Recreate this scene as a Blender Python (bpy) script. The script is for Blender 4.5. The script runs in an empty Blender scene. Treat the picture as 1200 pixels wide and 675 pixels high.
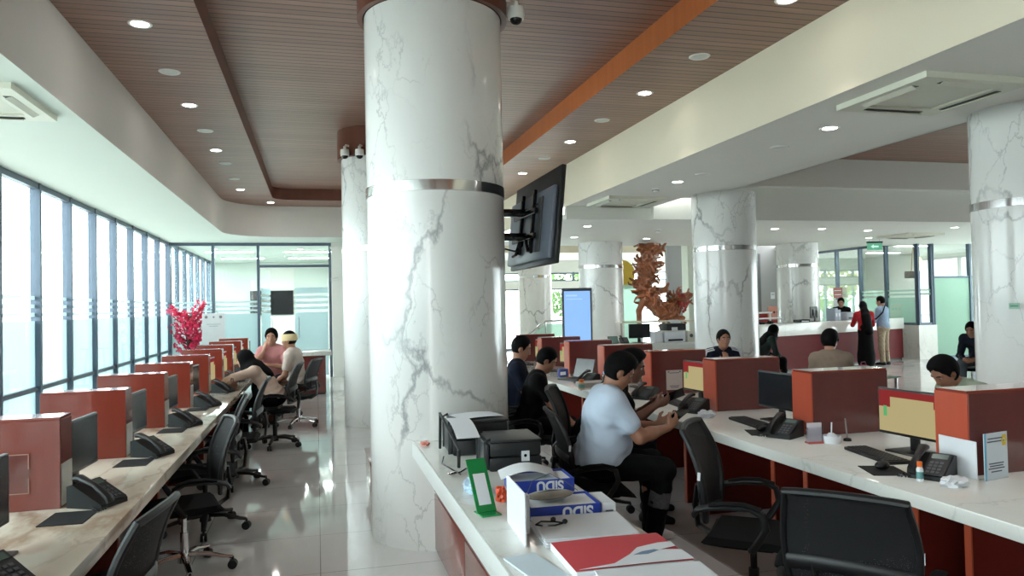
import bpy, bmesh, math, random
import numpy as np
from mathutils import Vector, Matrix, Euler
random.seed(7)
SC = bpy.context.scene
COL = SC.collection
PI = math.pi
V = Vector

# ------------------------------------------------------------------ colour / materials
def lin(c):
    return tuple((x/12.92 if x <= .04045 else ((x+.055)/1.055)**2.4) for x in c)

_M = {}
def _base(name):
    m = bpy.data.materials.new(name); m.use_nodes = True
    nt = m.node_tree
    return m, nt, nt.nodes, nt.links, nt.nodes['Principled BSDF']

def _setp(p, **k):
    for n, v in k.items():
        if n in p.inputs: p.inputs[n].default_value = v

def mat(name, rgb, rough=.5, metal=0., spec=.5, var=.08, scale=6., bump=0., bscale=60., emit=0., coat=0., coord='Object', stretch=(1,1,1)):
    """plain surface with a soft noise in its colour and, when asked for, a fine bump"""
    if name in _M: return _M[name]
    m, nt, N, L, p = _base(name)
    c = lin(rgb)
    tc = N.new('ShaderNodeTexCoord'); mp = N.new('ShaderNodeMapping'); mp.inputs['Scale'].default_value = stretch
    L.new(tc.outputs[coord], mp.inputs[0])
    no = N.new('ShaderNodeTexNoise'); no.inputs['Scale'].default_value = scale; no.inputs['Detail'].default_value = 3
    L.new(mp.outputs[0], no.inputs[0])
    mx = N.new('ShaderNodeMix'); mx.data_type = 'RGBA'
    mx.inputs['A'].default_value = (*[max(0, x*(1-var)) for x in c], 1); mx.inputs['B'].default_value = (*[min(1, x*(1+var)) for x in c], 1)
    L.new(no.outputs['Fac'], mx.inputs['Factor'])
    L.new(mx.outputs['Result'], p.inputs['Base Color'])
    _setp(p, Roughness=rough, Metallic=metal)
    p.inputs['Specular IOR Level'].default_value = spec
    if coat: p.inputs['Coat Weight'].default_value = coat; p.inputs['Coat Roughness'].default_value = .05
    if emit:
        L.new(mx.outputs['Result'], p.inputs['Emission Color']); p.inputs['Emission Strength'].default_value = emit
    if bump:
        n2 = N.new('ShaderNodeTexNoise'); n2.inputs['Scale'].default_value = bscale; n2.inputs['Detail'].default_value = 4
        L.new(mp.outputs[0], n2.inputs[0])
        b = N.new('ShaderNodeBump'); b.inputs['Strength'].default_value = bump; b.inputs['Distance'].default_value = .01
        L.new(n2.outputs['Fac'], b.inputs['Height']); L.new(b.outputs[0], p.inputs['Normal'])
    _M[name] = m
    return m

def marble(name, base, vein, rough=.12, scale=1., width=.035, amount=.75, stretch=(1,1,.6), cloud=.05):
    if name in _M: return _M[name]
    m, nt, N, L, p = _base(name)
    tc = N.new('ShaderNodeTexCoord'); mp = N.new('ShaderNodeMapping'); mp.inputs['Scale'].default_value = [s*scale for s in stretch]
    oi = N.new('ShaderNodeObjectInfo'); add = N.new('ShaderNodeVectorMath'); add.operation = 'ADD'
    sc = N.new('ShaderNodeVectorMath'); sc.operation = 'SCALE'; sc.inputs['Scale'].default_value = 17.
    cx = N.new('ShaderNodeCombineXYZ')
    for i in range(3): L.new(oi.outputs['Random'], cx.inputs[i])
    L.new(cx.outputs[0], sc.inputs[0]); L.new(tc.outputs['Object'], mp.inputs[0])
    L.new(mp.outputs[0], add.inputs[0]); L.new(sc.outputs[0], add.inputs[1])
    # warp
    wn = N.new('ShaderNodeTexNoise'); wn.inputs['Scale'].default_value = 2.2; wn.inputs['Detail'].default_value = 6; wn.inputs['Roughness'].default_value = .62
    L.new(add.outputs[0], wn.inputs[0])
    wv = N.new('ShaderNodeVectorMath'); wv.operation = 'MULTIPLY_ADD'; wv.inputs[1].default_value = (.55,.55,.55)
    L.new(wn.outputs['Color'], wv.inputs[0]); L.new(add.outputs[0], wv.inputs[2])
    vo = N.new('ShaderNodeTexVoronoi'); vo.feature = 'DISTANCE_TO_EDGE'; vo.inputs['Scale'].default_value = 1.15
    L.new(wv.outputs[0], vo.inputs['Vector'])
    r1 = N.new('ShaderNodeMapRange'); r1.inputs['From Min'].default_value = 0; r1.inputs['From Max'].default_value = width; r1.inputs['To Min'].default_value = 1; r1.inputs['To Max'].default_value = 0
    L.new(vo.outputs['Distance'], r1.inputs[0])
    # patchy presence of the veins
    pn = N.new('ShaderNodeTexNoise'); pn.inputs['Scale'].default_value = 1.3; pn.inputs['Detail'].default_value = 2
    L.new(add.outputs[0], pn.inputs[0])
    r2 = N.new('ShaderNodeMapRange'); r2.inputs['From Min'].default_value = .41; r2.inputs['From Max'].default_value = .60
    L.new(pn.outputs['Fac'], r2.inputs[0])
    # second thin family
    v2 = N.new('ShaderNodeTexVoronoi'); v2.feature = 'DISTANCE_TO_EDGE'; v2.inputs['Scale'].default_value = 3.4
    L.new(wv.outputs[0], v2.inputs['Vector'])
    r3 = N.new('ShaderNodeMapRange'); r3.inputs['From Min'].default_value = 0; r3.inputs['From Max'].default_value = width*.9; r3.inputs['To Min'].default_value = .55; r3.inputs['To Max'].default_value = 0
    L.new(v2.outputs['Distance'], r3.inputs[0])
    pn2 = N.new('ShaderNodeTexNoise'); pn2.inputs['Scale'].default_value = 2.1
    L.new(wv.outputs[0], pn2.inputs[0])
    r4 = N.new('ShaderNodeMapRange'); r4.inputs['From Min'].default_value = .46; r4.inputs['From Max'].default_value = .62
    L.new(pn2.outputs['Fac'], r4.inputs[0])
    a = N.new('ShaderNodeMath'); a.operation = 'MULTIPLY'; L.new(r1.outputs[0], a.inputs[0]); L.new(r2.outputs[0], a.inputs[1])
    b = N.new('ShaderNodeMath'); b.operation = 'MULTIPLY'; L.new(r3.outputs[0], b.inputs[0]); L.new(r4.outputs[0], b.inputs[1])
    mxm = N.new('ShaderNodeMath'); mxm.operation = 'MAXIMUM'; L.new(a.outputs[0], mxm.inputs[0]); L.new(b.outputs[0], mxm.inputs[1])
    am = N.new('ShaderNodeMath'); am.operation = 'MULTIPLY'; am.inputs[1].default_value = amount; L.new(mxm.outputs[0], am.inputs[0])
    # cloudy ground
    cn = N.new('ShaderNodeMix'); cn.data_type = 'RGBA'
    bl = lin(base); cn.inputs['A'].default_value = (*[x*(1-cloud*2) for x in bl], 1); cn.inputs['B'].default_value = (*[min(1, x*(1+cloud*.5)) for x in bl], 1)
    L.new(wn.outputs['Fac'], cn.inputs['Factor'])
    mx = N.new('ShaderNodeMix'); mx.data_type = 'RGBA'
    L.new(am.outputs[0], mx.inputs['Factor']); L.new(cn.outputs['Result'], mx.inputs['A']); mx.inputs['B'].default_value = (*lin(vein), 1)
    L.new(mx.outputs['Result'], p.inputs['Base Color'])
    _setp(p, Roughness=rough)
    _M[name] = m
    return m

def wood(name, dark, light, rough=.3, grain=(1.5, 1.5, 14.), plank=None, coat=0., spec=.5):
    """wood grain; plank=(axis, width) adds dark joints between boards"""
    if name in _M: return _M[name]
    m, nt, N, L, p = _base(name)
    tc = N.new('ShaderNodeTexCoord'); mp = N.new('ShaderNodeMapping'); mp.inputs['Scale'].default_value = grain
    L.new(tc.outputs['Object'], mp.inputs[0])
    no = N.new('ShaderNodeTexNoise'); no.inputs['Scale'].default_value = 1.; no.inputs['Detail'].default_value = 5; no.inputs['Roughness'].default_value = .6
    L.new(mp.outputs[0], no.inputs[0])
    mx = N.new('ShaderNodeMix'); mx.data_type = 'RGBA'
    mx.inputs['A'].default_value = (*lin(dark), 1); mx.inputs['B'].default_value = (*lin(light), 1)
    L.new(no.outputs['Fac'], mx.inputs['Factor'])
    out = mx.outputs['Result']
    if plank:
        ax, w = plank
        sp = N.new('ShaderNodeSeparateXYZ'); L.new(tc.outputs['Object'], sp.inputs[0])
        dv = N.new('ShaderNodeMath'); dv.operation = 'DIVIDE'; dv.inputs[1].default_value = w; L.new(sp.outputs[ax], dv.inputs[0])
        fr = N.new('ShaderNodeMath'); fr.operation = 'FRACT'; L.new(dv.outputs[0], fr.inputs[0])
        fl = N.new('ShaderNodeMath'); fl.operation = 'FLOOR'; L.new(dv.outputs[0], fl.inputs[0])
        wn = N.new('ShaderNodeTexWhiteNoise'); wn.noise_dimensions = '1D'; L.new(fl.outputs[0], wn.inputs['W'])
        lt = N.new('ShaderNodeMath'); lt.operation = 'LESS_THAN'; lt.inputs[1].default_value = .15; L.new(fr.outputs[0], lt.inputs[0])
        hs = N.new('ShaderNodeHueSaturation'); L.new(out, hs.inputs['Color'])
        mr = N.new('ShaderNodeMapRange'); mr.inputs['To Min'].default_value = .86; mr.inputs['To Max'].default_value = 1.12
        L.new(wn.outputs['Value'], mr.inputs[0]); L.new(mr.outputs[0], hs.inputs['Value'])
        m2 = N.new('ShaderNodeMix'); m2.data_type = 'RGBA'; L.new(lt.outputs[0], m2.inputs['Factor']); L.new(hs.outputs[0], m2.inputs['A'])
        m2.inputs['B'].default_value = (*[x*.28 for x in lin(dark)], 1)
        out = m2.outputs['Result']
        b = N.new('ShaderNodeBump'); b.invert = True; b.inputs['Strength'].default_value = .5; b.inputs['Distance'].default_value = .008
        L.new(lt.outputs[0], b.inputs['Height']); L.new(b.outputs[0], p.inputs['Normal'])
    L.new(out, p.inputs['Base Color'])
    _setp(p, Roughness=rough); p.inputs['Specular IOR Level'].default_value = spec
    if coat: p.inputs['Coat Weight'].default_value = coat; p.inputs['Coat Roughness'].default_value = .04
    _M[name] = m
    return m

def glass(name, tint=(.93,.98,.97), refl=.08, rough=.02):
    """thin architectural glass: mostly see-through with a fresnel reflection"""
    if name in _M: return _M[name]
    m, nt, N, L, p = _base(name); N.remove(p)
    out = [n for n in N if n.type == 'OUTPUT_MATERIAL'][0]
    tr = N.new('ShaderNodeBsdfTransparent'); tr.inputs[0].default_value = (*tint, 1)
    gl = N.new('ShaderNodeBsdfGlossy'); gl.inputs['Roughness'].default_value = rough
    fr = N.new('ShaderNodeFresnel'); fr.inputs[0].default_value = 1.45
    mr = N.new('ShaderNodeMath'); mr.operation = 'MULTIPLY_ADD'; mr.inputs[1].default_value = .4; mr.inputs[2].default_value = refl*.2; L.new(fr.outputs[0], mr.inputs[0])
    mx = N.new('ShaderNodeMixShader'); L.new(mr.outputs[0], mx.inputs[0]); L.new(tr.outputs[0], mx.inputs[1]); L.new(gl.outputs[0], mx.inputs[2])
    L.new(mx.outputs[0], out.inputs[0])
    _M[name] = m
    return m

def film(name, tint=(.86,.97,.98), clear=.25):
    """frosted window film: scatters most of the light that comes through"""
    if name in _M: return _M[name]
    m, nt, N, L, p = _base(name); N.remove(p)
    out = [n for n in N if n.type == 'OUTPUT_MATERIAL'][0]
    tr = N.new('ShaderNodeBsdfTransparent'); tr.inputs[0].default_value = (*tint, 1)
    tl = N.new('ShaderNodeBsdfTranslucent'); tl.inputs[0].default_value = (*tint, 1)
    df = N.new('ShaderNodeBsdfDiffuse'); df.inputs[0].default_value = (*tint, 1)
    tc = N.new('ShaderNodeTexCoord'); no = N.new('ShaderNodeTexNoise'); no.inputs['Scale'].default_value = 40; L.new(tc.outputs['Object'], no.inputs[0])
    m1 = N.new('ShaderNodeMixShader'); m1.inputs[0].default_value = .3; L.new(tl.outputs[0], m1.inputs[1]); L.new(df.outputs[0], m1.inputs[2])
    mr = N.new('ShaderNodeMapRange'); mr.inputs['To Min'].default_value = clear*.9; mr.inputs['To Max'].default_value = clear*1.1; L.new(no.outputs['Fac'], mr.inputs[0])
    m2 = N.new('ShaderNodeMixShader'); L.new(mr.outputs[0], m2.inputs[0]); L.new(m1.outputs[0], m2.inputs[1]); L.new(tr.outputs[0], m2.inputs[2])
    L.new(m2.outputs[0], out.inputs[0])
    _M[name] = m
    return m

def mesh_fabric(name, rgb, hole=.28, cell=260.):
    """open woven netting of a chair back: small real holes in the weave"""
    if name in _M: return _M[name]
    m, nt, N, L, p = _base(name)
    out = [n for n in N if n.type == 'OUTPUT_MATERIAL'][0]
    tc = N.new('ShaderNodeTexCoord')
    ch = N.new('ShaderNodeTexVoronoi'); ch.inputs['Scale'].default_value = cell; L.new(tc.outputs['Object'], ch.inputs['Vector'])
    lt = N.new('ShaderNodeMath'); lt.operation = 'LESS_THAN'; lt.inputs[1].default_value = hole; L.new(ch.outputs['Distance'], lt.inputs[0])
    tr = N.new('ShaderNodeBsdfTransparent')
    p.inputs['Base Color'].default_value = (*lin(rgb), 1); _setp(p, Roughness=.75)
    mx = N.new('ShaderNodeMixShader'); L.new(lt.outputs[0], mx.inputs[0]); L.new(p.outputs[0], mx.inputs[1]); L.new(tr.outputs[0], mx.inputs[2])
    L.new(mx.outputs[0], out.inputs[0])
    _M[name] = m
    return m

def emitter(name, rgb, strength, var=.03):
    if name in _M: return _M[name]
    m, nt, N, L, p = _base(name); N.remove(p)
    out = [n for n in N if n.type == 'OUTPUT_MATERIAL'][0]
    e = N.new('ShaderNodeEmission'); e.inputs[1].default_value = strength
    tc = N.new('ShaderNodeTexCoord'); no = N.new('ShaderNodeTexNoise'); no.inputs['Scale'].default_value = 3; L.new(tc.outputs['Object'], no.inputs[0])
    mx = N.new('ShaderNodeMix'); mx.data_type = 'RGBA'; c = lin(rgb)
    mx.inputs['A'].default_value = (*[x*(1-var) for x in c], 1); mx.inputs['B'].default_value = (*[x*(1+var) for x in c], 1)
    L.new(no.outputs['Fac'], mx.inputs['Factor']); L.new(mx.outputs['Result'], e.inputs[0]); L.new(e.outputs[0], out.inputs[0])
    _M[name] = m
    return m

# ------------------------------------------------------------------ mesh building
class MB:
    def __init__(s): s.bm = bmesh.new(); s.mi = 0
    def _tag(s, smooth=False):
        for f in s.bm.faces:
            if not f.tag: f.tag = True; f.material_index = s.mi; f.smooth = smooth
        return s
    def box(s, x0, x1, y0, y1, z0, z1, bev=0., seg=2, M=None):
        m = Matrix.Translation(((x0+x1)/2, (y0+y1)/2, (z0+z1)/2)) @ Matrix.Diagonal((abs(x1-x0), abs(y1-y0), abs(z1-z0), 1))
        if M is not None: m = M @ m
        g = bmesh.ops.create_cube(s.bm, size=1, matrix=m)
        if bev > 0:
            es = list({e for v in g['verts'] for e in v.link_edges})
            bmesh.ops.bevel(s.bm, geom=es, offset=bev, segments=seg, affect='EDGES', profile=.5)
            return s._tag(True)
        return s._tag()
    def obox(s, c, size, rot=(0,0,0), bev=0., seg=2):
        M = Matrix.Translation(c) @ Euler(rot).to_matrix().to_4x4()
        h = [x/2 for x in size]
        return s.box(-h[0], h[0], -h[1], h[1], -h[2], h[2], bev, seg, M)
    def cyl(s, p0, p1, r0, r1=None, seg=16, cap=True):
        p0, p1 = V(p0), V(p1); r1 = r0 if r1 is None else r1
        d = p1-p0; q = V((0,0,1)).rotation_difference(d.normalized()) if d.length > 1e-9 else Euler((0,0,0)).to_quaternion()
        M = Matrix.Translation((p0+p1)/2) @ q.to_matrix().to_4x4()
        bmesh.ops.create_cone(s.bm, cap_ends=cap, segments=seg, radius1=max(r0,1e-5), radius2=max(r1,1e-5), depth=d.length, matrix=M)
        return s._tag(True)
    def sph(s, c, r, sc=(1,1,1), seg=16, ring=10, rot=(0,0,0)):
        M = Matrix.Translation(c) @ Euler(rot).to_matrix().to_4x4() @ Matrix.Diagonal((*[r*x for x in sc], 1))
        bmesh.ops.create_uvsphere(s.bm, u_segments=seg, v_segments=ring, radius=1, matrix=M)
        return s._tag(True)
    def tube(s, pts, r, seg=8, closed=False, rs=None, flat=None):
        """sweep a circle (or a flat=(w,h) oval) along points"""
        pts = [V(p) for p in pts]; n = len(pts); rings = []
        up = V((0,0,1)); prev = None
        for i, p in enumerate(pts):
            if closed: t = pts[(i+1) % n]-pts[i-1]
            else: t = pts[min(i+1, n-1)]-pts[max(i-1, 0)]
            t.normalize()
            if prev is None:
                a = t.cross(up)
                if a.length < 1e-3: a = t.cross(V((1,0,0)))
            else: a = prev-t*prev.dot(t)
            a.normalize(); prev = a; b = t.cross(a)
            rr = rs[i] if rs else r
            w, h = (flat if flat else (1, 1))
            rings.append([s.bm.verts.new(p+a*(math.cos(2*PI*k/seg)*rr*w)+b*(math.sin(2*PI*k/seg)*rr*h)) for k in range(seg)])
        m = n if closed else n-1
        for i in range(m):
            A, B = rings[i], rings[(i+1) % n]
            for k in range(seg): s.bm.faces.new((A[k], A[(k+1) % seg], B[(k+1) % seg], B[k]))
        if not closed:
            s.bm.faces.new(rings[0][::-1]); s.bm.faces.new(rings[-1])
        return s._tag(True)
    def lathe(s, prof, c=(0,0,0), seg=32, M=None, cap=False):
        """profile of (r, z) turned about the z axis"""
        c = V(c); rings = []
        for r, z in prof:
            ring = []
            for k in range(seg):
                a = 2*PI*k/seg; p = V((r*math.cos(a), r*math.sin(a), z))
                if M is not None: p = M @ p
                ring.append(s.bm.verts.new(c+p))
            rings.append(ring)
        for A, B in zip(rings, rings[1:]):
            for k in range(seg): s.bm.faces.new((A[k], A[(k+1) % seg], B[(k+1) % seg], B[k]))
        if cap:
            s.bm.faces.new(rings[0][::-1]); s.bm.faces.new(rings[-1])
        return s._tag(True)
    def prism(s, poly, axis, a, b, smooth=False):
        """a polygon in the plane normal to axis, extruded from a to b"""
        def P(u, v, w): return {0:(w,u,v), 1:(u,w,v), 2:(u,v,w)}[axis]
        A = [s.bm.verts.new(P(u,v,a)) for u, v in poly]; B = [s.bm.verts.new(P(u,v,b)) for u, v in poly]
        n = len(poly)
        s.bm.faces.new(A[::-1]); s.bm.faces.new(B)
        for i in range(n): s.bm.faces.new((A[i], A[(i+1) % n], B[(i+1) % n], B[i]))
        return s._tag(smooth)
    def strip(s, path, z0, z1):
        """vertical sheet along a plan path"""
        A = [s.bm.verts.new((x,y,z0)) for x, y in path]; B = [s.bm.verts.new((x,y,z1)) for x, y in path]
        for i in range(len(path)-1): s.bm.faces.new((A[i], A[i+1], B[i+1], B[i]))
        return s._tag(True)
    def grid(s, f, nu, nv, th=0.):
        """surface point function f(u,v), optionally given thickness th along z-normals"""
        vs = [[s.bm.verts.new(f(i/nu, j/nv)) for j in range(nv+1)] for i in range(nu+1)]
        fs = []
        for i in range(nu):
            for j in range(nv): fs.append(s.bm.faces.new((vs[i][j], vs[i+1][j], vs[i+1][j+1], vs[i][j+1])))
        if th:
            s.bm.normal_update()
            bmesh.ops.solidify(s.bm, geom=fs, thickness=th)
        return s._tag(True)
    def data(s, name, mats, sharp=35):
        bm = s.bm
        bmesh.ops.recalc_face_normals(bm, faces=bm.faces)
        me = bpy.data.meshes.new(name); bm.to_mesh(me); bm.free()
        for m in (mats if isinstance(mats, (list, tuple)) else [mats]): me.materials.append(m)
        if sharp: me.set_sharp_from_angle(angle=math.radians(sharp))
        return me

def link(name, me, parent=None, loc=(0,0,0), rot=(0,0,0)):
    o = bpy.data.objects.new(name, me); COL.objects.link(o)
    o.location = loc; o.rotation_euler = rot
    if parent is not None: o.parent = parent
    return o
def part(name, mb, m, parent, loc=(0,0,0), rot=(0,0,0), label=None):
    o = link(name, mb.data(name, m), parent, loc, rot)
    if label: o['label'] = label
    return o
def tag(o, label, cat, group=None, kind=None):
    o['label'] = label; o['category'] = cat
    if group: o['group'] = group
    if kind: o['kind'] = kind
    return o
def thing(name, label, cat, loc=(0,0,0), rz=0., group=None, rot=None):
    o = bpy.data.objects.new(name, None); COL.objects.link(o); o.empty_display_size = .1
    o.location = loc; o.rotation_euler = rot if rot else (0,0,rz)
    return tag(o, label, cat, group)
def solo(name, mb, m, label, cat, loc=(0,0,0), rz=0., group=None, rot=None):
    o = link(name, mb.data(name, m), None, loc, rot if rot else (0,0,rz))
    return tag(o, label, cat, group)
def struct(name, mb, m, parent=None, loc=(0,0,0), sharp=35):
    o = link(name, mb.data(name, m, sharp), parent, loc)
    if parent is None: o['kind'] = 'structure'
    return o
KIDS = {}
def dup(root, loc, rz=None, label=None, group=None, rot=None):
    r = root.copy(); COL.objects.link(r); r.location = loc
    if rz is not None: r.rotation_euler = (0,0,rz)
    if rot is not None: r.rotation_euler = rot
    if label: r['label'] = label
    if group: r['group'] = group
    for ch in list(root.children):
        c = ch.copy(); COL.objects.link(c); c.parent = r
        for g in list(ch.children):
            d = g.copy(); COL.objects.link(d); d.parent = c
    return r
class Proto:
    """first use moves the original, later uses copy it"""
    def __init__(s, make): s.make = make; s.root = None
    def put(s, loc, rz, label, group=None):
        if s.root is None:
            s.root = s.make(); r = s.root; r.location = loc; r.rotation_euler = (0,0,rz); r['label'] = label
            if group: r['group'] = group
            return r
        return dup(s.root, loc, rz, label, group)

NTH = ['first','second','third','fourth','fifth','sixth','seventh','eighth','ninth','tenth','eleventh','twelfth','thirteenth','fourteenth','fifteenth','sixteenth','seventeenth','eighteenth','nineteenth','twentieth','twenty-first','twenty-second','twenty-third','twenty-fourth']

# ------------------------------------------------------------------ camera
F_PX = 880.
cd = bpy.data.cameras.new('camera'); cam = bpy.data.objects.new('camera', cd); COL.objects.link(cam)
cd.sensor_fit = 'HORIZONTAL'; cd.sensor_width = 36; cd.lens = F_PX/1200*36; cd.clip_start = .05; cd.clip_end = 400
def cam_basis(yaw, pit, rol):
    y, p, r = map(math.radians, (yaw, pit, rol))
    f = V((math.sin(y)*math.cos(p), math.cos(y)*math.cos(p), math.sin(p)))
    rt = V((math.cos(y), -math.sin(y), 0)); up = rt.cross(f)
    return rt*math.cos(r)-up*math.sin(r), up*math.cos(r)+rt*math.sin(r), f
_r, _u, _f = cam_basis(14.6, 1.3, 1.2)
cam.matrix_world = Matrix(((_r.x,_u.x,-_f.x,0),(_r.y,_u.y,-_f.y,0),(_r.z,_u.z,-_f.z,1.62),(0,0,0,1)))
SC.camera = cam
SC.view_settings.view_transform = 'Standard'; SC.view_settings.look = 'None'; SC.view_settings.gamma = 1.
SC.view_settings.use_curve_mapping = False; SC.view_settings.exposure = .62
# ------------------------------------------------------------------ surfaces of the room
mWhite = mat('white_paint', (.90,.90,.87), .6, var=.02, scale=2)
mSoff = mat('soffit_paint', (.80,.83,.79), .6, var=.02, scale=2)
mCream = mat('cream_paint', (.92,.88,.79), .6, var=.02, scale=2)
mGreyW = mat('grey_paint', (.60,.60,.60), .7, var=.03, scale=2)
mFrame = mat('charcoal_frame', (.34,.39,.45), .4, metal=.3, var=.06)
mWoodC = wood('ceiling_boards', (.49,.35,.30), (.63,.47,.40), .38, grain=(1.2,16,16), plank=(1,.1))
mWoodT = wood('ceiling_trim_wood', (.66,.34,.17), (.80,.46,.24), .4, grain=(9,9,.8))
mMarb = marble('column_marble', (.90,.90,.89), (.42,.43,.45), .14, scale=1.1, width=.030, amount=.68)
mSteel = mat('polished_steel', (.86,.86,.87), .12, metal=1., var=.05)
mGlass = glass('clear_glass')
mFilm = film('frosted_film', (.60,.685,.70), .05)
mFilmG = film('frosted_film_green', (.62,.76,.69), .35)
mTile = None
def floor_mat():
    m, nt, N, L, p = _base('porcelain_floor')
    tc = N.new('ShaderNodeTexCoord'); br = N.new('ShaderNodeTexBrick')
    br.offset = 0; br.inputs['Scale'].default_value = 1.; br.inputs['Mortar Size'].default_value = .003; br.inputs['Brick Width'].default_value = .8; br.inputs['Row Height'].default_value = .8
    br.inputs['Color1'].default_value = (*lin((.82,.82,.82)), 1); br.inputs['Color2'].default_value = (*lin((.84,.835,.83)), 1); br.inputs['Mortar'].default_value = (*lin((.55,.55,.54)), 1)
    L.new(tc.outputs['Object'], br.inputs[0])
    no = N.new('ShaderNodeTexNoise'); no.inputs['Scale'].default_value = 1.1; no.inputs['Detail'].default_value = 7; no.inputs['Roughness'].default_value = .7; no.inputs['Distortion'].default_value = 1.5
    L.new(tc.outputs['Object'], no.inputs[0])
    mr = N.new('ShaderNodeMapRange'); mr.inputs['From Min'].default_value = .3; mr.inputs['From Max'].default_value = .7; mr.inputs['To Min'].default_value = .93; mr.inputs['To Max'].default_value = 1.03
    L.new(no.outputs['Fac'], mr.inputs[0])
    hs = N.new('ShaderNodeHueSaturation'); L.new(br.outputs[0], hs.inputs['Color']); L.new(mr.outputs[0], hs.inputs['Value'])
    L.new(hs.outputs[0], p.inputs['Base Color'])
    _setp(p, Roughness=.045); p.inputs['Specular IOR Level'].default_value = .9
    n2 = N.new('ShaderNodeTexNoise'); n2.inputs['Scale'].default_value = 1.3; L.new(tc.outputs['Object'], n2.inputs[0])
    b = N.new('ShaderNodeBump'); b.inputs['Strength'].default_value = .06; b.inputs['Distance'].default_value = .02
    L.new(n2.outputs['Fac'], b.inputs['Height']); L.new(b.outputs[0], p.inputs['Normal'])
    return m
mTile = floor_mat()

XL, XFL, XFR, XE, XR2 = -3.25, -1.82, 3.93, 5.42, 6.2
ZS, ZC, ZT = 3.2, 3.87, 4.10
YB, YF0 = 18.5, -6.
struct('floor', MB().box(-3.4, 20, YF0, 27, -.12, 0), mTile)

def rounded(x0, x1, y0, y1, r, n=10):
    """path up the x0 side, round both far corners, down the x1 side"""
    p = [(x0, y0)]
    p += [(x0+r-r*math.cos(a), y1-r+r*math.sin(a)) for a in [PI/2*i/n for i in range(n+1)]]
    p += [(x1-r+r*math.cos(a), y1-r+r*math.sin(a)) for a in [PI/2-PI/2*i/n for i in range(n+1)]]
    p += [(x1, y0)]
    return p
YH = 17.0
hall = rounded(XFL, XFR, YF0, YH, 1.1)
tray = rounded(-.83, 2.94, YF0, 16.0, .35)

def ring_faces(mb, outer, inner, z, flip=False):
    """flat ring between two paths of equal count"""
    A = [mb.bm.verts.new((x,y,z)) for x, y in outer]; B = [mb.bm.verts.new((x,y,z)) for x, y in inner]
    for i in range(len(A)-1): mb.bm.faces.new((A[i], A[i+1], B[i+1], B[i]))
    return mb._tag()
# wood ceiling: lower border, tray side, tray top
m = MB(); ring_faces(m, hall, tray, ZC); struct('ceiling', m, mWoodC)
m = MB(); m.box(-1.0, 3.1, YF0, 16.2, ZT, ZT+.1); struct('ceiling', m, mWoodC)
mWoodB = wood('collar_and_shaded_trim_wood', (.36,.20,.15), (.45,.27,.21), .4, grain=(9,9,.8))  # shade on the tray edge put into a browner copy; collars really brown
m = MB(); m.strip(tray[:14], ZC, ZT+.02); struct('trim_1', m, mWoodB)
m = MB(); m.strip(tray[13:], ZC, ZT+.02); struct('trim_7', m, mWoodT)  # same wood as the other edge, orange for the daylight it catches
# painted fascia down to the lower soffits (rounded far corners)
m = MB(); m.strip(hall[:14], ZS, ZC+.02); struct('wall_left_fascia', m, mat('fascia_paint', (.82,.80,.775), .6, var=.02))
m = MB(); m.strip(hall[13:], ZS, ZC+.02); struct('wall_right_fascia', m, mCream)
# lower ceiling by the windows: outer rectangle minus the hall opening
m = MB()
outer = [(XL-.1, YF0)] + [(XL-.1, y) for y in np.linspace(YF0+1, YB, 10)] + [(x, YB) for x in np.linspace(XL+.2, XFR, 12)] + [(XFR+.01, YH-1)]
inner = hall[:len(hall)//2+1]
poly = [(XL-.1, YF0), (XL-.1, YB+.02), (XFR, YB+.02), (XFR, YH-.01)] + [hall[i] for i in range(len(hall)-2, -1, -1)][1:]
vs = [m.bm.verts.new((x,y,ZS)) for x, y in poly]
fc = m.bm.faces.new(vs); bmesh.ops.triangulate(m.bm, faces=[fc]); m._tag()
struct('ceiling', m, mSoff)
# lower ceiling beside the hall, its stepped edge, and the second raised bay
struct('ceiling', MB().box(XFR+.004, XE, YF0, 11.5, ZS, ZS+.12), mWhite)
struct('ceiling', MB().box(XE, XR2, YF0, 11.2, 3.32, 3.42), mWhite)
m = MB(); m.box(XR2, 20, YF0, 11.2, 4.05, 4.15); struct('ceiling', m, mWoodC)
m = MB(); m.box(XR2-.02, XR2, YF0, 11.2, 3.32, 4.05); struct('trim_2', m, mWhite)
m = MB(); m.box(XE, 20, 11.2, 11.4, 3.55, 4.1); m.box(XE, 20, 11.4, 11.6, 2.99, 4.1); m.box(XFR, XE, 11.5, 11.6, 2.99, ZS+.1); struct('trim_3', m, mWhite)
struct('ceiling', MB().box(XFR, 20, 11.6, 16.8, 2.99, 3.08), mWhite)
struct('ceiling', MB().box(13.4, 20, 16.8, 24, 3.1, 3.2), mWhite)
m = MB(); m.box(XFR, 13.4, 16.8, 22, 3.9, 4.0); m.box(XFR, 13.4, 16.78, 16.82, 2.99, 3.9); struct('ceiling', m, mWhite)
m = MB(); m.box(XFR, 13.4, 22, 22.2, 3.2, 3.95); struct('trim_4', m, mCream)
struct('ceiling', MB().box(XFR, 13.4, 22.2, 26.2, 3.2, 3.3), mWhite)
m = MB(); m.box(XFR-.1, XFR, 16.9, 26, 0, 4.0); struct('wall_middle', m, mWhite)

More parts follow.
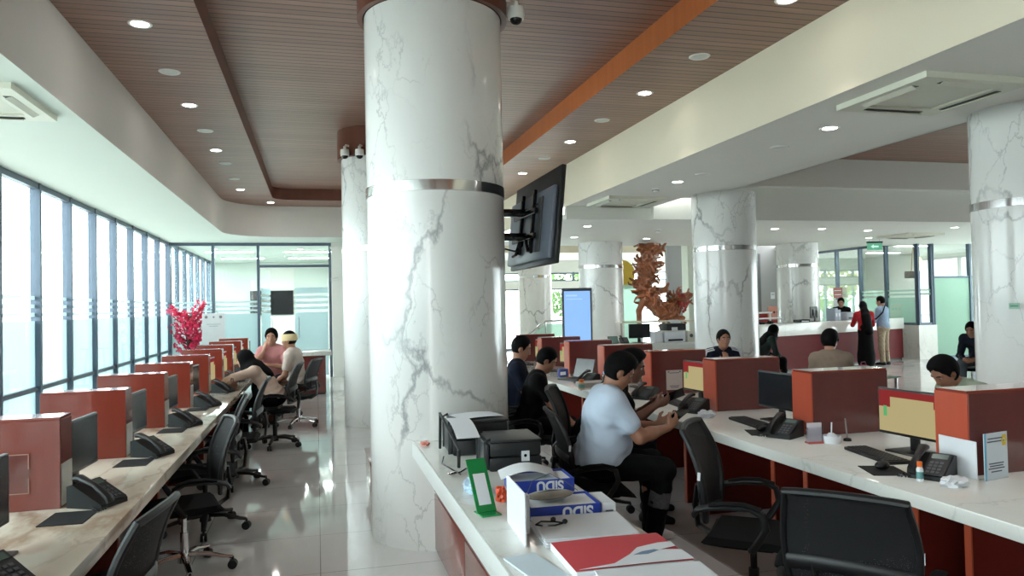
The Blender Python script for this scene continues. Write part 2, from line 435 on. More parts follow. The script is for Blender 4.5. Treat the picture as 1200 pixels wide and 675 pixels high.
# ------------------------------------------------------------------ columns
def column(x, y, top, label, collar=True):
    r = .5
    c = thing('column', label, 'column', (x,y,0))
    m = MB(); m.lathe([(r,0),(r,2.41)], seg=64); part('lower_drum', m, mMarb, c)
    m = MB(); m.lathe([(r,2.47),(r,top)], seg=64); part('upper_drum', m, mMarb, c)
    m = MB(); m.lathe([(r-.004,2.40),(r+.006,2.405),(r+.006,2.475),(r-.004,2.48)], seg=64); part('steel_band', m, mSteel, c, label='polished steel band')
    if collar:
        m = MB(); m.lathe([(r+.01,top),(r+.05,top),(r+.05,ZT)], seg=48); part('collar', m, mWoodB, c, label='brown wood collar')
    return c
CX, CY = (.86, 6.28, 11.6), (5.47, 10.8, 16.05, 21.4)
column(CX[0], CY[0], 3.72, 'large white marble column carrying the wall television')
column(CX[0], CY[1], 3.70, 'white marble column partly hidden behind the large one with the television')
column(CX[1]+.13, CY[0], 3.32, 'white marble column standing beside the frontmost red divider, cut by the edge', False)
column(CX[1]+.07, CY[1], 3.32, 'white marble column behind the seated person in the striped tracksuit', False)
column(CX[1], CY[2], 2.99, 'white marble column behind the blue screen kiosk', False)
column(CX[1], CY[3], 3.9, 'pale marble column by the glass railing, farthest back', False)
column(CX[2], CY[2]+.25, 2.99, 'white marble column behind the reception counter', False)

# ------------------------------------------------------------------ window wall (bays of frame, pane and frosted film)
MUL = [18.4-1.18*k for k in range(0, 20)]
WZ = ZS
mStrip = mFilm
def window_bay(n, p0, p1, rail=True, fm=mFilm, film_top=1.55, bands=((1.60,1.645),(1.70,1.745),(1.80,1.845)), top=WZ, film_on=True, zb=0., rails=(.74,), last=False):
    """one bay from plan point p0 to p1: mullion at p0, rails, pane, film"""
    p0, p1 = V((*p0,0)), V((*p1,0)); d = p1-p0; L_ = d.length; a = math.atan2(d.y, d.x)
    w = bpy.data.objects.new('window_%d' % n, None); COL.objects.link(w); w['kind'] = 'structure'; w.location = p0; w.rotation_euler = (0,0,a)
    m = MB(); m.box(-.03, .03, -.055, .055, zb, top)
    if last: m.box(L_-.03, L_+.03, -.055, .055, zb, top)
    m.box(.03, L_-.03, -.04, .04, top-.07, top); m.box(.03, L_-.03, -.04, .04, zb, zb+.06)
    for r in rails: m.box(.03, L_-.03, -.03, .03, r-.025, r+.025)
    part('window_frame', m, mFrame, w)
    m = MB(); m.box(.02, L_-.02, -.004, .004, zb+.03, top-.05); part('glass_pane', m, mGlass, w)
    if film_on:
        m = MB(); m.box(.03, L_-.03, -.0065, -.0055, zb+.06, film_top)
        for b0, b1 in bands: m.box(.03, L_-.03, -.0065, -.0055, b0, b1)
        part('frosted_film', m, fm, w)
    return w
n = 1
for k in range(len(MUL)-1):
    window_bay(n, (XL, MUL[k]), (XL, MUL[k+1])); n += 1
# end wall of glass with the doorway
window_bay(n, (XL+.03, YB), (-2.3, YB), fm=mFilm, rails=()); n += 1
window_bay(n, (-2.3, YB), (-1.31, YB), rails=()); n += 1
m = MB(); fr = bpy.data.objects.new('door_1', None); COL.objects.link(fr); fr['kind'] = 'structure'; fr.location = (-1.31, YB, 0)
W_ = 1.63
m.box(-.03,.03,-.055,.055,0,ZS); m.box(W_-.03,W_+.03,-.055,.055,0,ZS); m.box(.03,W_-.03,-.04,.04,ZS-.07,ZS); m.box(.03,W_-.03,-.04,.04,2.62,2.68)
part('door_frame', m, mFrame, fr)
m = MB(); m.box(.02,W_-.02,-.004,.004,2.65,ZS-.05); part('transom_pane', m, mGlass, fr)
def leaf(parent, x0, w, hand, loc, rz):
    g = MB(); g.box(0, w, -.006, .006, .02, 2.6); o = part('door_leaf', g, mGlass, parent, loc, (0,0,rz))
    g = MB(); g.box(.01, w-.01, -.009, -.0075, .05, 1.55)
    for b0, b1 in ((1.62,1.68),(1.75,1.81),(1.88,1.94),(2.0,2.14)): g.box(.01, w-.01, -.009, -.0075, b0, b1)
    part('frosted_film', g, mFilm, o)
    g = MB(); g.tube([(hand,-.01,.95),(hand,-.06,.97),(hand,-.06,1.43),(hand,-.01,1.45)], .012); part('door_handle', g, mSteel, o)
    return o
leaf(fr, 0, .78, .1, (.80,-.02,0), 0)
leaf(fr, 0, .78, .7, (.05,.06,0), math.radians(78))
# white wall beside the door, room behind the glass
struct('wall_back', MB().box(.36, XFR, YB-.06, YB+.1, 0, ZS), mWhite)
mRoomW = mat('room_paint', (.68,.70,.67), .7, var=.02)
struct('wall_room', MB().box(XL-.1, .8, 26, 26.1, 0, ZS), mRoomW)
m = MB(); m.box(.7, .8, YB+.1, 26, 0, ZS); struct('wall_room_side', m, mRoomW)
struct('ceiling', MB().box(XL-.1, .8, YB, 26.1, ZS, ZS+.1), mRoomW)
for k in range(7):
    window_bay(n, (XL, 18.45+1.08*(k+1)), (XL, 18.45+1.08*k)); n += 1
# television hung on the wall of that room
tv = thing('flat_tv', 'black television on the wall of the glazed room behind the doorway', 'television', (-1.42, 25.98, 1.86))
mBlackG = mat('black_gloss', (.03,.03,.04), .15, var=.1)
mBlackP = mat('black_plastic', (.05,.055,.065), .45, var=.15, scale=20)
mDarkP = mat('charcoal_plastic', (.11,.12,.135), .5, var=.12, scale=20)
m = MB(); m.box(-.68,.68,-.06,0,-.40,.40,.01); part('casing', m, mBlackP, tv)
m = MB(); m.box(-.665,.665,-.064,-.06,-.385,.385); part('screen', m, mBlackG, tv)
# ------------------------------------------------------------------ far entrance glazing, grey wall and the glazed office
m = MB(); m.box(XFR, 13.4, 26, 26.15, 2.76, 3.25); m.box(XFR, 13.4, 25.9, 26.15, 2.18, 2.45); struct('wall_far', m, mWhite)
xs = [3.95, 5.2, 6.5, 7.8, 9.1, 10.4, 11.7, 13.0]
for a, b in zip(xs, xs[1:]):
    window_bay(n, (a, 26.05), (b, 26.05), film_on=False, rails=(2.16, 2.47), top=2.78); n += 1
m = MB(); m.box(9.5, 9.85, 18.0, 18.35, 0, 3.9); struct('trim_5', m, mat('pilaster_paint', (.86,.89,.84), .5, var=.02))
m = MB(); m.box(9.85, 13.6, 19.9, 20.05, 0, 3.9); struct('wall_grey', m, mGreyW)
m = MB(); m.box(12.75, 12.87, 19.86, 19.9, 0, 3.0); struct('trim_6', m, mat('dark_grey_paint', (.36,.36,.37), .6))
GX, GY = 15.1, 16.2
mLow = marble('low_wall_marble', (.90,.89,.86), (.62,.61,.6), .15, scale=1.3, amount=.4)
struct('wall_low', MB().box(GX-.12, GX+.12, GY-.12, 20.0, 0, .88), mLow)
struct('wall_low_corner', MB().box(GX+.12, GX+.45, GY-.12, GY+.12, 0, .88), mLow)
ys = [GY+.02, 17.3, 18.3, 19.3, 20.2]
for a, b in zip(ys, ys[1:]):
    window_bay(n, (GX, a), (GX, b), fm=mFilmG, top=3.08, zb=.88, film_top=1.6, bands=((1.66,1.71),(1.76,1.81)), rails=()); n += 1
window_bay(n, (GX, GY), (GX+.42, GY), fm=mFilmG, top=3.08, zb=.88, film_top=.9, bands=((1.66,1.71),(1.76,1.81)), rails=(), last=True); n += 1
window_bay(n, (GX+.45, GY), (GX+1.65, GY), fm=mFilmG, top=3.08, film_top=2.1, bands=(), rails=(2.12,)); n += 1
window_bay(n, (GX+1.65, GY), (GX+3.2, GY), fm=mFilmG, top=3.08, film_top=2.1, bands=(), rails=(2.12,)); n += 1
struct('wall_office', MB().box(13.6, 20, 23.9, 24, 0, 3.2), mat('office_wall', (.80,.84,.80), .7, var=.02))
m = MB(); m.box(19.9, 20, YF0, 7, 0, 4.1); m.box(19.9, 20, 7, 16.2, 2.9, 4.1); m.box(19.9, 20, 16.2, 24, 0, 4.1); struct('wall_right', m, mWhite)
for k in range(8):  # unseen window bays added to bring daylight in from this side
    window_bay(n, (19.95, 7+1.15*k), (19.95, 7+1.15*(k+1)), top=2.9, film_on=False, rails=(1.0,)); n += 1

struct('wall_front', MB().box(XL-.1, 20, YF0-.1, YF0, 0, 4.3), mWhite)
# ------------------------------------------------------------------ outdoors
mPave = mat('pale_paving', (.78,.78,.76), .8, var=.08, scale=3, bump=.2)
mHedge = mat('hedge_leaves', (.30,.42,.20), .8, var=.5, scale=14, bump=1., bscale=20)
g = MB(); g.box(-40, -3.45, -30, 60, -.3, -.15); o = struct('ground', g, mPave)
g = MB(); g.box(3.5, 30, 26.3, 70, -.3, -.15); o = struct('ground', g, mPave)
mBld = mat('distant_building', (.80,.80,.78), .8, var=.04, scale=.7)
# ------------------------------------------------------------------ daylight
w = bpy.data.worlds.new('World'); SC.world = w; w.use_nodes = True
bg = w.node_tree.nodes['Background']; bg.inputs[0].default_value = (.90,.97,1.0,1); bg.inputs[1].default_value = 7.0
tcw = w.node_tree.nodes.new('ShaderNodeTexCoord'); nz = w.node_tree.nodes.new('ShaderNodeTexNoise'); nz.inputs['Scale'].default_value = 3
mxw = w.node_tree.nodes.new('ShaderNodeMix'); mxw.data_type = 'RGBA'; mxw.inputs['A'].default_value = (.86,.95,1,1); mxw.inputs['B'].default_value = (1,1,1,1)
w.node_tree.links.new(tcw.outputs['Generated'], nz.inputs[0]); w.node_tree.links.new(nz.outputs['Fac'], mxw.inputs['Factor']); w.node_tree.links.new(mxw.outputs['Result'], bg.inputs[0])
# ------------------------------------------------------------------ ceiling fittings
mLamp = emitter('lamp_diffuser', (1,.98,.95), 22.)
mTrimW = mat('fitting_white', (.90,.90,.88), .4, var=.02)
def make_down():
    t = thing('downlight', '', 'ceiling light')
    m = MB(); m.lathe([(.062,-.002),(.085,-.006),(.09,0),(.062,.0)], seg=24); part('rim', m, mTrimW, t)
    m = MB(); m.cyl((0,0,-.004),(0,0,0),.064, seg=24); part('diffuser', m, mLamp, t)
    l = bpy.data.lights.new('lamp', 'SPOT'); l.energy = 36; l.spot_size = math.radians(86); l.spot_blend = .6; l.shadow_soft_size = .06; l.color = (1,.97,.93)
    o = bpy.data.objects.new('lamp', l); COL.objects.link(o); o.parent = t; o.location = (0,0,-.02)
    return t
DOWN = Proto(make_down)
def make_blind():
    t = thing('ceiling_speaker', '', 'ceiling speaker')
    m = MB(); m.lathe([(.07,-.004),(.085,-.010),(.095,-.004),(.098,0)], seg=24); part('rim', m, mTrimW, t)
    m = MB(); m.lathe([(.001,-.012),(.04,-.010),(.07,-.005)], seg=24); part('grille', m, mat('grille_white', (.85,.85,.83), .6, bump=.5, bscale=300), t)
    return t
BLIND = Proto(make_blind)
def row(pts, z, what, grp, proto=DOWN):
    for i, p in enumerate(pts): proto.put((*p, z-.001), 0, f'{what}, {NTH[i]} from the front', grp)
row([(-1.32, 3.9), (-1.3, 6.33), (-1.31, 8.74), (-1.33, 11.14), (-1.34, 14.7), (-.9, 16.4)], ZC, 'lit round downlight in the wood ceiling on the window side', 'downlights in the wood ceiling by the windows')
row([(3.44, 2.4), (3.45, 4.88), (3.45, 7.40), (3.44, 9.83), (3.44, 12.33), (3.44, 14.8)], ZC, 'lit round downlight in the wood ceiling by the cream beam', 'downlights in the wood ceiling by the cream beam')
row([(-1.3, 5.1), (-1.3, 7.55), (-1.31, 9.95), (-1.31, 12.1), (-1.33, 13.5)], ZC, 'unlit round fitting in the wood ceiling on the window side', 'unlit fittings in the wood ceiling by the windows', BLIND)
row([(3.44, 6.19), (3.43, 8.6), (3.42, 11.0)], ZC, 'unlit round fitting in the wood ceiling by the cream beam', 'unlit fittings in the wood ceiling by the cream beam', BLIND)
row([(4.63, 3.0), (4.63, 5.96), (4.63, 9.0)], ZS, 'lit round downlight in the low white ceiling beside the cream beam', 'downlights in the low white ceiling')
row([(4.66, 12.5), (5.15, 14.6), (6.9, 14.9), (8.6, 12.75), (9.62, 12.7), (10.9, 12.96), (12.4, 12.3), (12.3, 14.6)], 2.99, 'small lit downlight in the far white ceiling', 'downlights in the far white ceiling')
row([(5.2, 20.3), (7.0, 20.3), (8.8, 20.3), (11.0, 18.6)], 3.9, 'added unseen downlight brightening the fascia before the far entrance', 'added downlights before the far entrance')  # lamps added out of view to light the far fascia
row([(-2.5, 20.4), (-.4, 20.4)], ZS, 'lit downlight in the glazed room', 'downlights in the glazed room')
row([(4.67, 6.8), (4.67, 8.4)], ZS, 'white round ceiling fitting between the two air conditioners', 'ceiling fittings in the low white ceiling', BLIND)
# ceiling cassette air conditioners
mCas = mat('cassette_plastic', (.84,.84,.78), .45, var=.02)
mSlot = mat('slot_dark', (.30,.30,.29), .6)
def cassette(loc, label, rz=0):
    t = thing('ceiling_cassette', label, 'air conditioner', loc, rz, 'ceiling cassette air conditioners')
    m = MB()
    m.box(-.47, .47, -.47, -.30, -.045, 0); m.box(-.47, .47, .30, .47, -.045, 0); m.box(-.47, -.30, -.30, .30, -.045, 0); m.box(.30, .47, -.30, .30, -.045, 0)
    part('frame', m, mCas, t)
    m = MB(); m.box(-.30, .30, -.30, .30, -.035, -.004, .02, 3)
    part('intake_grille', m, mCas, t)
    for sgn in range(4):
        M = Matrix.Rotation(sgn*PI/2, 4, 'Z')
        m = MB(); m.box(-.27, .27, -.40, -.35, -.049, -.046, 0, 2, M); part('air_slot', m, mSlot, t)
        m = MB(); M2 = M @ Matrix.Translation((0,-.385,-.055)) @ Matrix.Rotation(math.radians(-25), 4, 'X')
        m.box(-.265, .265, -.025, .025, -.003, .003, .002, 1, M2); part('louver', m, mCas, t)
    return t
cassette((4.62, 4.78, ZS), 'square white cassette air conditioner close to the marble column at the edge')
cassette((4.65, 10.75, ZS), 'square white cassette air conditioner beyond the wall television')
cassette((-2.45, 6.2, ZS), 'square white cassette air conditioner in the ceiling above the windows')
cassette((12.7, 13.8, 2.99), 'small flush cassette air conditioner above the glazed office')
# round smoke detectors
def make_smoke():
    t = thing('smoke_detector', '', 'smoke detector')
    m = MB(); m.lathe([(.001,-.05),(.03,-.048),(.045,-.03),(.05,-.012),(.065,-.008),(.065,0)], seg=20); part('housing', m, mTrimW, t)
    m = MB(); m.lathe([(.046,-.030),(.0505,-.026),(.051,-.02),(.047,-.018)], seg=20); part('vent_ring', m, mSlot, t)
    return t
SMK = Proto(make_smoke)
SMK.put((4.6, 9.6, ZS), 0, 'white smoke detector in the low ceiling in front of the second cassette')
SMK.put((6.3, 13.1, 2.99), 0, 'white smoke detector in the far ceiling beyond the tracksuit column')
# linear office lights in the glazed room
mTube = emitter('tube_light', (.97,1,1), 26.)
def make_lin():
    t = thing('ceiling_panel_light', '', 'ceiling light')
    m = MB(); m.box(-.62,.62,-.09,.09,-.03,0,.006); part('housing', m, mTrimW, t)
    m = MB(); m.box(-.60,.60,-.075,.075,-.034,-.03); part('diffuser', m, mTube, t)
    l = bpy.data.lights.new('strip_lamp', 'AREA'); l.shape = 'RECTANGLE'; l.size = 1.2; l.size_y = .15; l.energy = 60; l.color = (.95,1,.98)
    o = bpy.data.objects.new('strip_lamp', l); COL.objects.link(o); o.parent = t; o.location = (0,0,-.045)
    return t
LIN = Proto(make_lin)
for i, p in enumerate([(-2.2,21.),(-2.1,23.6),(-.2,21.),(-.2,23.6)]):
    LIN.put((*p, ZS-.001), 0, f'white strip light in the glazed room, {["front one over the side pane","back one over the side pane","front one over the doorway","back one over the doorway"][i]}', 'strip lights in the glazed room')
for i, p in enumerate([(16.5,17.8),(17.8,20.5)]):  # fittings added to brighten the dark office
    LIN.put((*p, 3.09), 0, f'white strip light added to brighten the green glazed office, {["front","back"][i]} one', 'added strip lights in the glazed office')
# white dome cameras hung beside the tops of the columns
def make_cam():
    t = thing('dome_camera', '', 'security camera')
    m = MB(); m.lathe([(.001,.10),(.02,.10),(.02,.06),(.058,.055),(.062,0),(.056,-.03),(.001,-.03)], seg=24); part('housing', m, mTrimW, t)
    m = MB(); m.sph((0,0,-.03), .046, (1,1,.9), 20, 12); part('dome', m, mat('smoked_dome', (.05,.05,.06), .08), t)
    m = MB(); m.tube([(0,0,.09),(0,.02,.12),(0,.10,.12)], .014); part('arm', m, mTrimW, t)
    return t
DCAM = Proto(make_cam)
def camera_at(cx, cy, ang, z, label):
    r = .62; DCAM.put((cx+r*math.cos(ang), cy+r*math.sin(ang), z), ang+PI/2, label, 'dome cameras on the columns')
camera_at(CX[0], CY[0], math.radians(-52), 3.84, 'white dome camera at the top of the big column, higher of two')
camera_at(CX[0], CY[0], math.radians(-20), 3.74, 'white dome camera at the top of the big column, lower of two')
camera_at(CX[0], CY[1], math.radians(222), 3.72, 'white dome camera on the column behind, at its outer edge')
camera_at(CX[0], CY[1], math.radians(244), 3.70, 'white dome camera on the column behind, close to the big column')
def bullet(loc, rz, label):
    t = thing('bullet_camera', label, 'security camera', loc, rz, 'small wall cameras by the doorway')
    m = MB(); m.cyl((0,0,0),(0,-.05,0),.035,seg=16); part('mount', m, mTrimW, t)
    m = MB(); m.cyl((0,-.05,0),(-.16,-.10,-.03),.03,seg=16); part('housing', m, mTrimW, t)
    m = MB(); m.cyl((-.16,-.10,-.03),(-.166,-.102,-.031),.024,seg=16); part('lens', m, mBlackG, t)
bullet((.48, YB-.06, 3.1), 0, 'small wall camera at the top of the white wall by the doorway')
bullet((.50, YB-.06, 2.35), 0, 'small wall camera halfway up the white wall by the doorway')
# wall television on its arm
def wall_tv():
    t = thing('wall_television', 'black television on a swing arm, back view, fixed to the large marble column', 'television', (1.60, 5.45, 2.24), 0)
    tilt = math.radians(6)
    M = Matrix.Rotation(tilt, 4, 'Y')
    m = MB(); m.box(0,.035,-.60,.60,-.34,.34,.008,2,M); part('casing', m, mBlackP, t)
    m = MB(); m.box(.035,.037,-.585,.585,-.325,.325,0,2,M); part('screen', m, mBlackG, t)
    mb = mat('tv_back', (.34,.36,.40), .4, var=.1, scale=30)
    m = MB(); m.box(-.04,0,-.57,.57,-.31,.20,.015,2,M); part('back_cover', m, mb, t)
    m = MB(); m.box(-.05,-.04,-.36,-.26,-.25,.15,.004,1,M)
    part('port_panel', m, mBlackP, t)
    m = MB(); m.box(-.045,-.04,-.30,.42,.10,.112,0,1,M); part('vent_slit', m, mBlackG, t)
    for y in (-.16,.16):
        m = MB(); m.box(-.065,-.04,y-.018,y+.018,-.24,.22,.004,1,M); o = part('mount_rail', m, mBlackG, t)
        m2 = MB()
        for z in (-.2,-.1,.05,.17): m2.cyl(M @ V((-.07,y,z)), M @ V((-.064,y,z)), .009, seg=8)
        part('bolt', m2, mSteel, o)
    for z0 in (.05,-.13):
        m = MB(); m.box(-.085,-.06,-.30,.30,z0-.02,z0+.02,.004,1,M); part('mount_bar', m, mBlackG, t)
    for s in (-1,1):
        m = MB(); m.tube([M @ V((-.075,s*.05,-.1)), M @ V((-.075,s*.17,-.24)), M @ V((-.075,s*.26,-.25))], .012); part('bracket_claw', m, mBlackG, t)
    for z0 in (.07,-.11):
        m = MB(); m.box(-.30,-.07,-.03,.03,z0-.028,z0+.028,.005); part('swing_arm', m, mBlackG, t)
    m = MB(); m.box(-.315,-.295,-.06,.06,-.24,.2,.006); part('wall_plate', m, mBlackP, t)
    m = MB(); m.tube([(-.28,0,-.14),(-.24,-.03,-.2),(-.16,-.03,-.22),(-.1,-.02,-.18),(-.08,0,-.1)], .007); part('cable', m, mBlackG, t)
wall_tv()
# ------------------------------------------------------------------ counters
mRed = wood('red_lacquer_board', (.46,.17,.13), (.57,.25,.19), .16, grain=(6,6,.7), coat=.5)
mRedD = wood('dark_red_lacquer', (.36,.12,.10), (.47,.17,.14), .2, grain=(.7,6,6), coat=.4)
mRedB = wood('shaded_divider_board', (.35,.16,.15), (.42,.20,.19), .14, grain=(6,6,.7), coat=.6)  # broad divider sides: their shade is put into the darker colour
mRedO = wood('lit_divider_end', (.66,.28,.20), (.75,.36,.27), .2, grain=(6,6,.7), coat=.3)  # divider ends: window light put into the brighter colour
mEdge = mat('red_edge_band', (.66,.30,.20), .3, var=.05)
mTopW = marble('white_counter', (.88,.88,.86), (.60,.60,.58), .08, scale=1.6, width=.02, amount=.3)
mTopB = marble('beige_counter', (.86,.82,.76), (.55,.44,.34), .06, scale=1.1, width=.09, amount=.75, stretch=(1.3,.5,1))
mKick = mat('kick_board', (.16,.08,.07), .5, var=.1)
CZ = .73
def counter(name, label, x0, x1, y0, y1, mtop, panel_x, front, cat='counter', legs=()):
    t = thing(name, label, cat, (0,0,0))
    m = MB(); m.box(x0, x1, y0, y1, CZ-.065, CZ, .006); part('worktop', m, mtop, t)
    m = MB(); m.box(panel_x-.02, panel_x+.02, y0+.02, y1-.02, .08, CZ-.065); part('front_panel', m, mRedD, t)
    m = MB(); m.box(panel_x-.015, panel_x+.015, y0+.03, y1-.03, 0, .08); part('kick_board', m, mKick, t)
    a, b = sorted((panel_x, front))
    for y in legs:
        m = MB(); m.box(a+.02 if front > panel_x else a, b if front > panel_x else b-.02, y-.018, y+.018, 0, CZ-.066); o = part('support_panel', m, mRedD, t)
        m = MB(); e = front; m.box(e-.004, e+.004, y-.0185, y+.0185, .0, CZ-.067); part('edge_band', m, mEdge, o)
    return t
LPY = [3.88+1.22*k for k in range(9)]
RPY = [3.03+1.207*k for k in range(8)]
counter('long_counter', 'long beige marble counter along the windows with red dividers', -1.66, -.83, .6, 14.3, mTopB, -1.5, -1.22, legs=[y+.1 for y in LPY]+[1.45, 2.66])
counter('long_counter', 'long white marble counter with red dividers where the men sit', 2.60, 3.80, .4, 12.6, mTopW, 3.55, 2.86, legs=[y+.1 for y in RPY]+[1.9, .7]+[2.82, 4.0, 5.2])
mRose = wood('rosewood_panel', (.44,.23,.20), (.54,.31,.27), .22, grain=(.7,.7,6), coat=.3)
# the storage counter that ends at the big column
t = thing('storage_counter', 'white topped counter loaded with printers and papers, ending at the large column', 'counter', (0,0,0))
def notched(x0, x1, y0, cx, cy, r):
    a0 = math.acos((x0-cx)/r); a1 = math.acos((x1-cx)/r)
    arc = [(cx+r*math.cos(a), cy-r*math.sin(a)) for a in np.linspace(a1, a0, 14)]
    return [(x0, y0), (x1, y0)] + arc
m = MB(); m.prism(notched(.612, 1.22, .5, CX[0], CY[0], .503), 2, CZ-.05, CZ); part('worktop', m, mTopW, t)
m = MB(); m.box(.60, .612, .5, 5.02, CZ-.10, CZ, .003); part('edge_strip', m, mat('edge_white', (.85,.86,.85), .3, var=.02), t)
m = MB(); m.box(.75, 1.12, .52, 4.955, .0, CZ-.05); part('carcass', m, mRedD, t)
for k, y in enumerate((.55, 1.68, 2.81, 3.94)):
    m = MB(); m.box(.735, .75, y, min(y+1.11,4.97), .40, CZ-.055, .002); part('upper_panel', m, mRose, t)
    m = MB(); m.box(.735, .75, y, min(y+1.11,4.97), .02, .385, .002); part('lower_panel', m, mRose, t)
# low red plinth peeping out past the column
t = thing('low_plinth', 'low red wooden plinth peeping out past the foot of the large column', 'plinth', (0,0,0))
m = MB(); m.box(.43, 1.1, 6.15, 7.3, .0, .27, .004); part('body', m, mRed, t)
m = MB(); m.box(.42, 1.11, 6.14, 7.31, .27, .29, .003); part('top_board', m, mRed, t)
# red cabinet with a marble top beside the glass doorway
t = thing('cabinet', 'dark red cabinet with a white marble top in front of the glass doorway', 'cabinet', (0,0,0))
m = MB(); m.box(-.75, .15, 14.75, 15.5, .03, .74); part('body', m, mRedD, t)
m = MB(); m.box(-.80, .26, 14.68, 15.56, .74, .82, .006); part('marble_top', m, mTopW, t)
m = MB(); m.box(-.74, .14, 14.76, 15.48, 0, .03); part('kick_board', m, mKick, t)
m = MB(); m.box(-.30, -.296, 14.744, 14.75, .06, .72); part('door_gap', m, mKick, t)

# ------------------------------------------------------------------ dividers on the counters
mCap = mat('divider_cap', (.80,.66,.56), .10, var=.04)
def make_div(w, th):
    def f():
        t = thing('desk_divider', '', 'desk divider')
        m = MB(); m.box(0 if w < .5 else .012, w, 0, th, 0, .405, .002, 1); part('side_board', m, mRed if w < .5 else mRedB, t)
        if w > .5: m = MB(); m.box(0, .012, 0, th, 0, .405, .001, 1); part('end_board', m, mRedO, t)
        m = MB(); m.box(.002, w-.002, .004, th-.004, .405, .418, .002, 1); part('cap', m, mRed, t)
        m = MB(); m.box(w, w+.004, .012, th-.012, .01, .20); part('end_panel', m, mat('end_panel_white', (.80,.80,.78), .3), t) if w < .5 else m.bm.free()
        return t
    return f
LD = Proto(make_div(.47, .17)); 
for i, y in enumerate(LPY):
    LD.put((-1.62, y, CZ), 0, f'red lacquered divider on the window-side counter, {NTH[i]} from the front', 'dividers on the window-side counter')
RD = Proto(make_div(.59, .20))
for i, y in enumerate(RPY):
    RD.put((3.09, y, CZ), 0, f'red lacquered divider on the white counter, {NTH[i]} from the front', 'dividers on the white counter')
# backs of the white counter bays: low marble upstand towards the customers
for i, y in enumerate(RPY):
    m = MB(); m.box(0, .03, 0, 1.0, 0, .085, .003); solo('counter_upstand', m, mTopW, f'low white marble upstand on the white counter behind the {NTH[i]} monitor', 'upstand', (3.66, y+.205-1.207+.0 if i == 0 else y-1.0, CZ), 0, 'upstands on the white counter')

